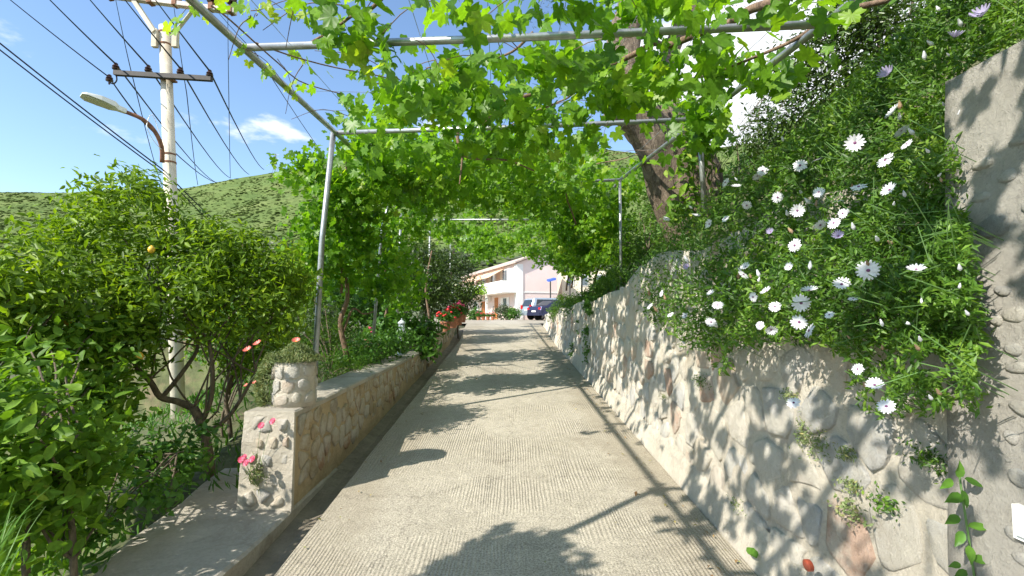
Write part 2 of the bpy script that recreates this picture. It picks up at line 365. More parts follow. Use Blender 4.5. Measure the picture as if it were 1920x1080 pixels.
def split_near(pos, k):
    d = np.linalg.norm(pos-np.array([0, 0, CAMZ]), axis=1)
    px = 960+F*pos[:, 0]/np.maximum(pos[:, 1], .1); py = 590-F*(pos[:, 2]-CAMZ)/np.maximum(pos[:, 1], .1)
    inv = (px > -10) & (px < 1930) & (py > -10) & (py < 1090) & (pos[:, 1] > .3)
    o = np.argsort(np.where(inv, d, 1e6)); m = np.zeros(len(pos), bool); m[o[:k]] = True; return m
def blob_points(blobs, n, cl=60, spread=.16, shell=.5, seed=0):
    """blobs: (centre Vector, (rx,ry,rz)) -> leaf positions gathered in clusters, with outward vector"""
    vol = np.array([b[1][0]*b[1][1]*b[1][2] for b in blobs])**.75; w = vol/vol.sum()
    cs, os_, ids = [], [], []
    ncl = max(len(blobs), n//cl); which = RNG.choice(len(blobs), ncl, p=w)
    C = np.array([np.array(b[0]) for b in blobs]); R = np.array([b[1] for b in blobs])
    u = nrm(RNG.normal(size=(ncl, 3))); r = RNG.random(ncl)**(1/3*(1-shell)+.0)*(1-.12*RNG.random(ncl))
    cc = C[which]+u*r[:, None]*R[which]
    k = RNG.integers(0, ncl, n); off = RNG.normal(size=(n, 3))*spread*np.array([1, 1, .75])
    tone = RNG.random(ncl)
    return cc[k]+off, nrm(u[k]*1.0+nrm(off)*.6), tone[k], cc
B_ = lambda px, py, d, rx, ry, rz: (P(px, py, d), (rx, ry, rz))
def rand_nor(out, upb=.6, jit=.6):
    return nrm(out*.5+np.array([0, 0, upb])+RNG.normal(size=out.shape)*jit)
def grow(start, target, r0, r1, seed, sag=.1):
    s = Vector(start); t = Vector(target); m = s.lerp(t, .5)+Vector((0, 0, sag*(t-s).length))
    return wob([s, m, t], .06*(t-s).length, seed, 4), [r0, r1]

# ------------------------------------------------------------------ ground, hills
def bank_z(u, y):                                   # earth behind the right-hand wall
    top = 2.02 if y < 5.8 else 2.02-.06*(y-5.8)
    if y > 17: top = max(1.2, top-.1*(y-17))
    rise = min(max(u-1.7, 0)*.95, 3.2)
    return top + rise*(1 if y < 14 else max(.2, 1-(y-14)*.08)) - .12
def ground_z(x, y):
    u = x-cx(y); rz = road_z(y)
    if y > 24 or (y > 20 and u < -1.9 and u > -9): far = 1.1
    else: far = None
    if u > 1.62:
        z = bank_z(u, y)
        if y > 22: z = 1.08
    elif u > -1.75: z = rz-.3
    else:
        if y > 3.9:
            bed = (.14+.66*min(1, max(0, (y-4.6)/2.6)) if u < -1.97 else .8) if y < 9.9 else 1.1
            z = bed - max(0, -u-3.4)*.42
        else: z = .0+min(0, (u+2.6)*.45)
        if y > 20: z = 1.08 - max(0, -u-12)*.3
    z = max(z, -8)
    r = math.hypot(x, y)
    if r > 60:
        t = min(1, (r-60)/40); z = z*(1-t)-8*t
    z += .05*mn.noise(Vector((x*1.3, y*1.3, 0))) if not (-1.75 < u < 1.62) else 0
    return z
xs = np.unique(np.concatenate([np.arange(-8, 8, .16), [-1.9, -1.76, -1.74, 1.6, 1.64], np.arange(-40, 40, 2.5), np.array([-1500,-800,-400,-200,-120,-80,-60,60,80,120,200,400,800,1500])]))
ys = np.unique(np.concatenate([np.arange(-6, 26, .22), [3.88, 3.92], np.arange(-40, 80, 3), np.array([-1500,-700,-300,-100,-60,90,120,200,400,800,1500])]))
gv = [(x, y, ground_z(x, y)) for y in ys for x in xs]; nx = len(xs)
gf = [(j*nx+i, j*nx+i+1, (j+1)*nx+i+1, (j+1)*nx+i) for j in range(len(ys)-1) for i in range(nx-1)]
mk('ground', gv, gf, M_grassy, smooth=True)['kind'] = 'structure'

RX = [-1500,-600,0,130,230,330,420,500,550,640,760,900,1100,1200,1350,1500,1700,2400,4000]
RY = [420,385,359,361,353,353,336,321,313,288,269,262,270,283,270,250,232,260,330]
M_hill, nt, b = newmat('hillside')
n1 = noise_node(nt, .035, 8, .7); n2 = noise_node(nt, .3, 8, .75)
c = ramp(nt, n1.outputs['Fac'], [(.32, (.08, .125, .038)), (.5, (.11, .155, .046)), (.66, (.15, .185, .065)), (.76, (.24, .22, .12))]).outputs[0]
c = mixc(nt, .7, c, ramp(nt, n2.outputs['Fac'], [(.35, (.5,)*3), (.6, (1.2,)*3)]).outputs[0], 'MULTIPLY')
nt.links.new(c, b.inputs['Base Color']); b.inputs['Roughness'].default_value = 1; b.inputs['Specular IOR Level'].default_value = .1
bump(nt, b, n2.outputs['Fac'], .6, .6)
def hill_pt(az, s):
    """az = (px-960)/F tangent, s 0..1 foot to ridge, >1 beyond"""
    R0, R1 = 75, 390
    px = 960+az*F; ry = float(np.interp(px, RX, RY)); dirx, diry = az, 1.0; L = math.hypot(az, 1)
    top = CAMZ+(590-ry)/F*R1          # measured in forward distance
    d = R0+(R1-R0)*s
    if s <= 1: z = -9+(top+9)*(s**1.25)
    else: z = top-(s-1)*60
    n = mn.fractal(Vector((az*d*.012, d*.012, 0)), .8, 2, 5)*7*min(s, 1.0)*(1-.75*max(0, 1-abs(1-s)*6)) if s > 0 else 0
    return Vector((az*d, d, z+n))
azs = np.linspace(-2.6, 2.6, 200); ss = np.concatenate([np.linspace(0, 1, 60), [1.05, 1.3, 2]])
hv = [hill_pt(a, s) for s in ss for a in azs]; na = len(azs)
hf = [(j*na+i, j*na+i+1, (j+1)*na+i+1, (j+1)*na+i) for j in range(len(ss)-1) for i in range(na-1)]
mk('hill', hv, hf, M_hill, smooth=True)['kind'] = 'structure'
def ico():
    t = (1+5**.5)/2
    v = np.array([(-1,t,0),(1,t,0),(-1,-t,0),(1,-t,0),(0,-1,t),(0,1,t),(0,-1,-t),(0,1,-t),(t,0,-1),(t,0,1),(-t,0,-1),(-t,0,1)], float)
    f = np.array([(0,11,5),(0,5,1),(0,1,7),(0,7,10),(0,10,11),(1,5,9),(5,11,4),(11,10,2),(10,7,6),(7,1,8),(3,9,4),(3,4,2),(3,2,6),(3,6,8),(3,8,9),(4,9,5),(2,4,11),(6,2,10),(8,6,7),(9,8,1)])
    return nrm(v), f
def scrub(name, n, s0, s1, size, mat, label, a0=-1.15, a1=.75):
    V, Fc = ico(); pos = []
    while len(pos) < n:
        a = random.uniform(a0, a1); s = random.uniform(s0**1, s1)
        if mn.noise(Vector((a*14, s*9, 1.7))) *.8+.5*mn.noise(Vector((a*50, s*30, 1.7))) < random.uniform(-.4, .4): continue
        pos.append(hill_pt(a, s))
    pos = np.array(pos); sz = RNG.uniform(size[0], size[1], n)*(1+.8*(RNG.random(n)**4))
    w = pos[:, None]+V[None]*sz[:, None, None]*np.array([1, 1, .28])*RNG.uniform(.6, 1.35, (n, 12, 1))
    f = (Fc[None]+(np.arange(n)*12)[:, None, None]).reshape(-1, 3)
    o = mk(name, w.reshape(-1, 3), f, mat, rnd=np.repeat(RNG.random(n), 12), smooth=True)
    tag(o, label, 'scrub', kind='stuff')
scrub('hillside_scrub', 30000, .12, 1.0, (.35, 1.15), M_scrub, 'low green scrub covering the hillside behind the driveway')
scrub('valley_olive_scrub', 4500, 0.0, .3, (1.0, 2.4), M_scrubg, 'grey-green trees and bushes at the foot of the hill')

# ------------------------------------------------------------------ road, gutter, slab, yard
def sheet(name, le, re, y0, y1, zf, mat, nx=14, step=.3, amp=0, **k):
    Y = np.arange(y0, y1+1e-6, step); v = []
    for y in Y:
        a, b2 = le(y), re(y)
        for i in range(nx+1):
            x = a+(b2-a)*i/nx; v.append((x, y, zf(x, y)+amp*mn.noise(Vector((x*1.7, y*1.7, 3)))))
    f = [(j*(nx+1)+i, j*(nx+1)+i+1, (j+1)*(nx+1)+i+1, (j+1)*(nx+1)+i) for j in range(len(Y)-1) for i in range(nx)]
    o = mk(name, v, f, mat, smooth=True); o['kind'] = 'structure'; return o
ledge = lambda y: -1.26+cx(y)-(.05*max(0, y-14))
redge = lambda y: 1.40+cx(y)+(.03*max(0, y-13))
sheet('road', ledge, redge, -4, 22.4, lambda x, y: road_z(y), M_road, 20, .2, .012)
sheet('yard', lambda y: -8, lambda y: 9, 22.4, 62, lambda x, y: 1.186, M_road, 10, 2, .008)
def strip(name, prof, y0, y1, mat, step=.3, amp=.01):
    Y = np.arange(y0, y1+1e-6, step); v = []; n = len(prof)
    for y in Y:
        for (u, h) in prof:
            x = u+cx(y)-(.05*max(0, y-14) if u < 0 else -.03*max(0, y-13)); v.append((x+amp*mn.noise(Vector((u*9, y*3, 0))), y, road_z(y)+h+amp*mn.noise(Vector((u*9, y*3, 5)))))
    f = [(j*n+i, j*n+i+1, (j+1)*n+i+1, (j+1)*n+i) for j in range(len(Y)-1) for i in range(n-1)]
    o = mk(name, v, f, mat, smooth=False); o['kind'] = 'structure'; return o
strip('gutter_left', [(-1.60, -.06), (-1.59, -.13), (-1.45, -.16), (-1.33, -.14), (-1.27, -.05), (-1.255, -.003)], -4, 21, M_gut)
strip('gutter_right', [(1.395, -.004), (1.41, -.05), (1.47, -.055), (1.5, -.02)], -4, 21, M_gut)
# concrete ledge on the left, near the camera
LT = .165
def ledge_slab():
    b_ = MB(); Y = np.arange(-3.0, 4.75, .2); n = 0; prof_n = 8; v = []
    for y in Y:
        t = min(max((y-1.5)/3, 0), 1); xl = -2.30-.42*min(max((y-2.4)/2.2, -1), 1)+.05*mn.noise(Vector((0, y*2, 0)))
        xr = -1.555+cx(y)+.012*mn.noise(Vector((4, y*4, 0)))
        z = LT+.0*y; zz = [z-.8, z-.02]+[z]*4+[z-.015, z-.5]
        xx = [xl, xl+.0, xl+.03, xl+(xr-xl)*.35, xl+(xr-xl)*.7, xr-.02, xr, xr+.01]
        for x, q in zip(xx, zz): v.append((x, y, q+.012*mn.noise(Vector((x*4, y*4, 1)))))
    f = [(j*8+i, j*8+i+1, (j+1)*8+i+1, (j+1)*8+i) for j in range(len(Y)-1) for i in range(7)]
    f.append(tuple((len(Y)-1)*8+i for i in range(8)))
    o = mk('concrete_ledge', v, f, M_slab); o['kind'] = 'structure'
ledge_slab()

# ------------------------------------------------------------------ stones
def clip(poly, a, b2, c):                             # keep a*x+b*y<=c
    out = []
    for i in range(len(poly)):
        p, q = poly[i], poly[(i+1) % len(poly)]; dp = a*p[0]+b2*p[1]-c; dq = a*q[0]+b2*q[1]-c
        if dp <= 0: out.append(p)
        if (dp < 0 < dq) or (dq < 0 < dp):
            t = dp/(dp-dq); out.append((p[0]+(q[0]-p[0])*t, p[1]+(q[1]-p[1])*t))
    return out
def cells(u0, u1, v0, v1, su, sv, seed, jit=.36):
    rnd = random.Random(seed); pts = []; nu = max(1, round((u1-u0)/su)); nv = max(1, round((v1-v0)/sv))
    for j in range(-1, nv+1):
        for i in range(-1, nu+1):
            pts.append((u0+(i+.5+rnd.uniform(-jit, jit)+(.5 if j % 2 else 0))*(u1-u0)/nu, v0+(j+.5+rnd.uniform(-jit, jit))*(v1-v0)/nv))
    res = []
    for k, p in enumerate(pts):
        if not (u0 < p[0] < u1 and v0 < p[1] < v1): continue
        poly = [(u0, v0), (u1, v0), (u1, v1), (u0, v1)]
        for q in pts:
            if q is p or abs(q[0]-p[0]) > su*3 or abs(q[1]-p[1]) > sv*3: continue
            a, b2 = q[0]-p[0], q[1]-p[1]; poly = clip(poly, a, b2, (q[0]**2+q[1]**2-p[0]**2-p[1]**2)/2)
            if len(poly) < 3: break
        if len(poly) >= 3: res.append(poly)
    return res
def stones(parent, cl, mapper, gap, proud, mat, seed, keep=None, sink=.02, nobj=300, joined='distant_stones'):
    rnd = random.Random(seed); js = MB(); cnt = 0
    for poly in cl:
        cu = sum(p[0] for p in poly)/len(poly); cv = sum(p[1] for p in poly)/len(poly)
        if keep and not keep(cu, cv): continue
        R = min(math.hypot(p[0]-cu, p[1]-cv) for p in poly)
        if R < gap*1.2: continue
        ch = []
        for i in range(len(poly)):
            p, q = poly[i], poly[(i+1) % len(poly)]
            for t in (.14, .86): ch.append((p[0]+(q[0]-p[0])*t, p[1]+(q[1]-p[1])*t))
        ch = ch[:16]; n = len(ch); g = gap*rnd.uniform(.6, 1.6); rad = sum(math.hypot(p[0]-cu, p[1]-cv) for p in ch)/n
        s0 = max(.3, 1-g/rad); h = proud*rnd.uniform(.5, 1.5); tu, tv = rnd.uniform(-.25, .25), rnd.uniform(-.25, .25)
        V = []; js_ = [rnd.uniform(.86, 1.06) for _ in ch]
        for sc, hh in ((s0, -sink), (s0*.985, h*.6), (s0*.88, h)):
            for (x, y), jj in zip(ch, js_):
                dx, dy = (x-cu)*sc*jj, (y-cv)*sc*jj; V.append(mapper(cu+dx, cv+dy, hh+(dx*tu+dy*tv)*.25*(hh > 0)))
        V.append(mapper(cu, cv, h*1.08))
        Fc = [(r*n+i, r*n+(i+1) % n, (r+1)*n+(i+1) % n, (r+1)*n+i) for r in (0, 1) for i in range(n)]
        Fc += [(2*n+i, 2*n+(i+1) % n, 3*n) for i in range(n)]
        if cnt < nobj:
            mk('stone', V, Fc, mat, parent, origin=mapper(cu, cv, 0), smooth=True); cnt += 1
        else: js.add(V, Fc)
    if js.v: js.build(joined, mat, parent, kind='stuff', smooth=True)
def wallmesh(name, mapper, u0, u1, v0f, v1f, mat, parent, su=.12, nv=12, amp=.015, seed=0):
    U = np.arange(u0, u1+su*.5, su); v = []
    for u in U:
        for j in range(nv+1):
            vv = v0f(u)+(v1f(u)-v0f(u))*j/nv; v.append(mapper(u, vv, amp*mn.noise(Vector((u*4, vv*4, seed)))+amp*.6*mn.noise(Vector((u*11, vv*11, seed)))))
    f = [(j*(nv+1)+i, (j+1)*(nv+1)+i, (j+1)*(nv+1)+i+1, j*(nv+1)+i+1) for j in range(len(U)-1) for i in range(nv)]
    return v, f, len(U)

# ---- right-hand retaining wall  (u = forward distance, v = world height)
WR0, WR1 = 1.60, 19.5
def wr_top(y): return (2.10+.04*math.sin(y*2) if y < 5.75 else 2.10-.35*min(1, (y-5.75)/.7)-.035*(y-5.75)) if y > 5.0 else 2.12
def wr_top(y):
    if y < 5.5: return 2.16+.05*math.sin(y*3)
    if y < 6.2: return 2.16-.25*(y-5.5)/.7
    return 1.91-.025*(y-6.2)+.03*math.sin(y*2.1)
def mapR(u, v, h): return Vector((1.475+cx(u)+.03*max(0, u-13)+.045*(v-road_z(u))-h, u, v))
wall = thing('retaining_wall', 'tall pale stone retaining wall along the right side of the driveway', 'wall', (1.6, 1.6, .1))
v, f, nU = wallmesh('face', mapR, WR0, WR1, lambda u: road_z(u)-.2, wr_top, M_mortR, wall, .1, 16, .022)
n0 = len(v)
for i in range(nU):                                   # top and back
    u = WR0+i*.1; t = wr_top(u); v.append(mapR(u, t, -.32)); v.append(mapR(u, road_z(u)-.2, -.32))
for i in range(nU-1):
    a = i*17+16; b2 = (i+1)*17+16; f += [(a, b2, n0+2*(i+1), n0+2*i), (n0+2*i, n0+2*(i+1), n0+2*(i+1)+1, n0+2*i+1)]
f.append(tuple([(nU-1)*17+j for j in range(17)]+[n0+2*(nU-1), n0+2*(nU-1)+1]))
mk('wall_body', v, f, M_mortR, wall, smooth=True)
cl = []
for (a, b2, s, sv) in ((1.62, 4.0, .29, .235), (4.0, 7.5, .27, .225), (7.5, 12, .3, .24), (12, 19.3, .36, .26)):
    cl += cells(a, b2, 0.02, 2.16, s, sv, int(a*10), .4)
stones(wall, cl, mapR, .022, .013, M_stR, 3, keep=lambda u, v_: road_z(u)+.06 < v_ < wr_top(u)-.07)
# footing strip of cement along the wall foot
fb = MB(); pts = []
for i in range(90):
    u = 1.6+i*.2; z = road_z(u); w_ = .05+.02*mn.noise(Vector((u*2, 0, 0)))
    for (h, vz) in ((0.0, .22+.06*mn.noise(Vector((u*1.5, 7, 0)))), (w_*.8, .1), (w_+.015, -.1)): pts.append(mapR(u, z+vz, h+.012))
fb.add(pts, [(i*3+j, i*3+j+1, (i+1)*3+j+1, (i+1)*3+j) for i in range(89) for j in range(2)])
fb.build('wall_footing', M_mortR, wall, smooth=True)
# ---- near pier (thick end wall of rough concrete)
pier = thing('concrete_pier', 'thick rough concrete pier studded with pale stones at the right edge', 'pier', (1.42, .9, .05))
def mapQ(u, v, h): return Vector((1.375-.018*u+.075*(v-.3)*.55-h, u, v))
PE = 1.565
v, f, nU = wallmesh('p', mapQ, -1.0, PE, lambda u: -.1, lambda u: 2.37, M_pier, pier, .05, 34, .008, 4)
m_ = 35; n0 = len(v); U = [-1.0+i*.05 for i in range(nU)]
for u in U: v.append(Vector((1.9, u, 2.37+.01*mn.noise(Vector((u*5, 0, 0))))))
for i in range(nU-1): f.append((i*m_+34, (i+1)*m_+34, n0+i+1, n0+i))
eb = len(v)
for j in range(m_):
    p = v[(nU-1)*m_+j]; v.append(Vector((1.75, p.y+.0, p.z)))
for j in range(m_-1): f.append(((nU-1)*m_+j, eb+j, eb+j+1, (nU-1)*m_+j+1))
mk('pier_body', v, f, M_pier, pier, smooth=True)
rn = random.Random(5)
for (px, py, w_, h_) in ((1888,262,15,11),(1818,307,15,12),(1863,330,13,14),(1912,322,8,12),(1835,425,24,26),(1815,370,13,10),(1905,390,14,14),(1868,655,12,14),(1915,560,10,14),(1870,590,15,18),(1875,690,16,12),(1881,765,17,15),(1872,895,12,20),(1915,830,10,12),(1862,1000,10,16),(1880,1050,14,14),(1850,545,12,10),(1862,820,10,14),(1838,600,10,12)):
    X = 1.36; d = X/((px-960)/F); q = P(px, py, d); s = d/F; a0 = rn.uniform(0, 3); V = []; n = 12
    for sc, hh in ((1, -.01), (.93, .002), (.6, .006)):
        for i in range(n):
            a = 2*math.pi*i/n; r_ = 1+.12*math.sin(2*a+a0)+.08*math.sin(3*a+a0)
            V.append(mapQ(q.y+math.cos(a)*w_*s*sc*r_*1.35, q.z+math.sin(a)*h_*s*sc*r_, hh))
    V.append(mapQ(q.y, q.z, .007))
    Fc = [(r_*n+i, r_*n+(i+1) % n, (r_+1)*n+(i+1) % n, (r_+1)*n+i) for r_ in (0, 1) for i in range(n)]+[(2*n+i, 2*n+(i+1) % n, 3*n) for i in range(n)]
    mk('pebble', V, Fc, M_stW, pier, origin=mapQ(q.y, q.z, 0), smooth=True)
M_white = plain('white plastic', (.75, .75, .72), .4, var=.06, bmp=0)
bx = thing('electrical_box', 'small white electrical box set in the concrete pier at the right edge', 'electrical box', mapQ(1.28, .98, 0))
c0 = mapQ(1.28, 1.04, .0); B = MB().obox(c0, (.018, 0, 0), (0, .062, 0), (0, 0, .045)); B.build('box_body', M_white, bx)
MB().obox(c0-Vector((.022, 0, 0)), (.005, 0, 0), (0, .047, 0), (0, 0, .031)).build('box_cover', M_white, bx)

# ---- left low wall
def lt(y): return .875+.004*(y-3.65) if y < 9.95 else 1.17+.024*(y-9.95)
def xl(y): return -1.575+cx(y)-.05*max(0, y-14)
def mapL(u, v, h): return Vector((xl(u)+h, u, v))
lw = thing('low_wall', 'low ochre stone wall with concrete top along the left side of the driveway', 'wall', (-1.7, 3.66, .1))
def solid_run(name, y0, y1, mat, parent, topf, th=.36, amp=.01):
    Y = np.arange(y0, y1+.001, .1); v = []; n = 12
    for y in Y:
        zt = topf(y); zb = road_z(y)-.3
        for j in range(n): v.append(mapL(y, zb+(zt-zb)*j/(n-1), amp*mn.noise(Vector((y*4, j*.4, 2)))))
        v.append(mapL(y, zt+.008*mn.noise(Vector((y*3, 0, 9))), -th*.5)); v.append(mapL(y, zt, -th)); v.append(mapL(y, zb, -th))
    k = n+3; f = [(j*k+i, (j+1)*k+i, (j+1)*k+i+1, j*k+i+1) for j in range(len(Y)-1) for i in range(k-1)]
    f.append(tuple(range(k))); f.append(tuple((len(Y)-1)*k+i for i in range(k))[::-1])
    return mk(name, v, f, mat, parent)
solid_run('wall_body', 3.66, 9.9, M_mortL, lw, lambda y: lt(y)-.05)
solid_run('upper_wall_body', 10.22, 19, M_mortL, lw, lambda y: lt(y)-.05)
def cap_run(y0, y1):
    Y = np.arange(y0, y1+.001, .15); v = []
    for y in Y:
        z = lt(y); w_ = .01*mn.noise(Vector((y*5, 0, 0)))
        for h, q in ((.006, -.05), (.012+w_, -.012), (-.005, 0), (-.18, .006), (-.36, 0), (-.372, -.012), (-.366, -.05)): v.append(mapL(y, z+q+.004*mn.noise(Vector((y*6, h*9, 0))), h))
    f = [(j*7+i, (j+1)*7+i, (j+1)*7+i+1, j*7+i+1) for j in range(len(Y)-1) for i in range(6)]+[tuple(range(7)), tuple((len(Y)-1)*7+i for i in range(7))[::-1]]
    mk('wall_cap', v, f, M_slab, lw)
cap_run(3.65, 9.9); cap_run(10.22, 19)
cl = cells(3.72, 7, -.05, .84, .2, .15, 21, .38)+cells(7, 10, .2, .84, .24, .15, 22, .38)
stones(lw, cl, mapL, .011, .013, M_stL, 6, keep=lambda u, v_: road_z(u)+.02 < v_ < lt(u)-.09, nobj=190)
cl = cells(10.2, 19, .5, 1.4, .3, .14, 23, .35)
stones(lw, cl, mapL, .012, .014, M_stL, 7, keep=lambda u, v_: road_z(u)+.02 < v_ < lt(u)-.08, nobj=60)
# front face of its end (faces the camera), whitish mortar with stones
def mapF(u, v, h): return Vector((u, 3.635-h+.03*(v-.16), v))
B = MB(); v = []; nxx, nzz = 8, 14
for j in range(nzz+1):
    for i in range(nxx+1):
        x = -2.0+.375*i/nxx+(.03*(1-j/nzz)*(-1 if i == 0 else 0)); z = .1+.775*j/nzz; v.append(mapF(x, z, .02+.012*mn.noise(Vector((x*7, z*7, 2)))))
B.add(v, [(j*9+i, j*9+i+1, (j+1)*9+i+1, (j+1)*9+i) for j in range(nzz) for i in range(nxx)])
rim = [0+i for i in range(9)]
B.box((-2.0, 3.632, .1), (-1.625, 3.66, .874))
B.build('end_face', M_mortR, lw)
stones(lw, cells(-1.99, -1.65, .17, .86, .125, .15, 31, .3), mapF, .02, .03, M_stR, 8)
# pedestal at the step in the wall
pd = thing('stone_pedestal', 'square stone pedestal where the low left wall steps up', 'pedestal', (-1.95, 10.05, .88))
MB().box((xl(10)-.4, 9.9, .6), (xl(10)+.03, 10.22, 1.42)).build('pedestal_body', M_slab, pd)
MB().box((xl(10)-.43, 9.87, 1.42), (xl(10)+.06, 10.25, 1.47)).build('pedestal_cap', M_slab, pd)
def mapP(u, v, h): return Vector((u, 9.9-h, v))
stones(pd, cells(xl(10)-.39, xl(10)+.02, .92, 1.4, .14, .12, 33, .3), mapP, .015, .015, M_stR, 9)

# ---- cylindrical stone planter
PC = Vector((-1.755, 3.92, .875))
pl = thing('stone_planter', 'round stone-clad planter on the near end of the low wall', 'planter', PC)
R_ = .155
B = MB(); prof = [(R_+.004, 0), (R_, .1), (R_-.003, .2), (R_+.002, .3), (R_, .345), (R_-.03, .35), (R_-.035, .3)]
B.lathe(PC, prof, 28); B.build('planter_body', M_mortR, pl, smooth=True)
def mapC(u, v, h):
    a = u/R_; return Vector((PC.x+math.cos(a)*(R_+h), PC.y+math.sin(a)*(R_+h), v))
stones(pl, cells(0, 2*math.pi*R_, .885, 1.21, .125, .11, 35, .3), mapC, .012, .012, M_stR, 10)
MB().lathe(PC+Vector((0, 0, .29)), [(R_-.03, 0), (R_-.035, .03)], 20).build('soil', M_earth, pl)
sp = thing('trailing_succulent', 'trailing grey-green succulent spilling out of the round planter', 'succulent', PC+Vector((0, 0, .32)))
n = 7500
t = RNG.random(n); side = RNG.random(n) < .55
a = RNG.uniform(0, 2*math.pi, n); rr = R_*1.15*RNG.random(n)**.5
top = np.stack([PC.x+np.cos(a)*rr*1.15, PC.y+np.sin(a)*rr, PC.z+.35+.15*RNG.random(n)*(1.2-rr/R_)+.01], -1)
ang = RNG.normal(math.pi*1.04, .38, n); dr = RNG.random(n)**1.2
hang = np.stack([PC.x+np.cos(ang)*(R_+.02+.1*np.sin(dr*3)+RNG.random(n)*.04), PC.y+np.sin(ang)*(R_+.03), PC.z+.40-.48*dr+RNG.normal(0, .015, n)], -1)
pos = np.where(side[:, None], hang, top)
nor = nrm(RNG.normal(size=(n, 3))+np.array([0, -.3, .3])); up = nrm(RNG.normal(size=(n, 3))*.6+np.where(side[:, None], np.array([-.5, -.2, .2]), np.array([0, 0, 1.2])))
foliage('foliage', T_thin, pos, nor, up, RNG.uniform(.03, .055, n), M_succ, sp, kind='stuff')
M_pink = plain('pink petal', (.75, .12, .22), .5, var=.3, scale=60, bmp=0); M_coral = plain('coral petal', (.8, .18, .14), .5, var=.25, scale=60, bmp=0)
M_stem = plain('green stem', (.1, .2, .05), .6, bmp=0)
def ray_flower(key, npet, r, w_, mat, cmat, cr=.2, cupz=.12):
    V = []; Fc = []; mi = []
    for i in range(npet):
        a = 2*math.pi*i/npet+random.uniform(-.06, .06); ca, sa = math.cos(a), math.sin(a); L_ = r*random.uniform(.88, 1.05); z = random.uniform(-.05, .06)*r
        def q(x, y, zz): return (x*ca-y*sa, x*sa+y*ca, zz)
        b0 = len(V); V += [q(r*.12, -w_*.35, 0), q(L_*.6, -w_, cupz*r*.5+z), q(L_*.95, -w_*.5, cupz*r+z), q(L_, 0, cupz*r+z), q(L_*.95, w_*.5, cupz*r+z), q(L_*.6, w_, cupz*r*.5+z), q(r*.12, w_*.35, 0)]
        Fc.append(tuple(b0+k for k in range(7))); mi.append(0)
    n = 8; b0 = len(V)
    for rr_, z in ((cr*r, 0.0), (cr*r*.9, .07*r), (cr*r*.4, .1*r)):
        for i in range(n): V.append((rr_*math.cos(2*math.pi*i/n), rr_*math.sin(2*math.pi*i/n), z+.01*r))
    for k in (0, 1):
        for i in range(n): Fc.append((b0+k*n+i, b0+k*n+(i+1) % n, b0+(k+1)*n+(i+1) % n, b0+(k+1)*n+i)); mi.append(1)
    Fc.append(tuple(b0+2*n+i for i in range(n))); mi.append(1)
    return mesh(key, V, Fc, [mat, cmat], mi=mi)
M_yel = plain('yellow disc', (.6, .38, .04), .7, var=.3, scale=80, bmp=0)
FC = [ray_flower('pink_flower', 22, .034, .004, M_coral, M_yel, .2, .5) for _ in range(2)]
for (px, py, d, tx) in ((555, 640, 3.85, .1), (465, 657, 3.6, -.2), (484, 645, 3.7, -.3), (462, 723, 3.75, -.3), (478,718,3.8,-.2)):
    p = P(px, py, d); q = Vector((0, 0, 1)).rotation_difference(Vector((tx, -.5, .8)).normalized())
    inst('flower_head', random.choice(FC), p, sp, q, 1.0 if py < 700 else .55)
    base = PC+Vector((random.uniform(-.15, -.05), -.02, .38)); MB().tube(wob([base, base.lerp(p, .5)+Vector((0, 0, .03)), p], .01, 3), .0018, 5, cap=False).build('flower_stem', M_stem, sp)
def rosette(key, mat):
    V = []; Fc = []
    for ring, (nn, r, z) in enumerate(((9, .022, 0), (7, .016, .007), (4, .009, .012))):
        for i in range(nn):
            a = 2*math.pi*(i+.5*ring)/nn; b0 = len(V)
            for rr_, aa, zz in ((.002, 0, z), (r*.8, -.4, z+.004), (r, -.12, z+.008), (r*.93, 0, z+.004), (r, .14, z+.009), (r*.8, .4, z+.003)): V.append((rr_*math.cos(a+aa), rr_*math.sin(a+aa), zz))
            Fc.append(tuple(b0+k for k in range(6)))
    return mesh(key, V, Fc, mat)
CR = rosette('carnation', M_pink)
cp = thing('carnation_clump', 'bright pink carnations on thin stems at the near corner of the low wall', 'carnations', P(500, 900, 3.62))
rootp = P(480, 905, 3.62)
for (px, py, d) in ((512, 790, 3.56), (490, 798, 3.55), (453, 862, 3.5), (462, 868, 3.48), (474, 861, 3.52), (459,858,3.55)):
    p = P(px, py, d); inst('flower_head', CR, p, cp, Vector((0, 0, 1)).rotation_difference(Vector((random.uniform(-.4, .4), -.9, .5)).normalized()), 1.15)
    MB().tube(wob([rootp, rootp.lerp(p, .6)+Vector((-.01, 0, .0)), p], .01, px), .0013, 5, cap=False).build('flower_stem', M_stem, cp)
n = 160; pos = np.array(rootp)+RNG.normal(size=(n, 3))*np.array([.03, .02, .05])+np.array([0, 0, .06]); foliage('foliage', T_thin, pos, RNG.normal(size=(n, 3)), RNG.normal(size=(n, 3))+np.array([0, 0, 2]), RNG.uniform(.05, .09, n), M_succ, cp, kind='stuff')

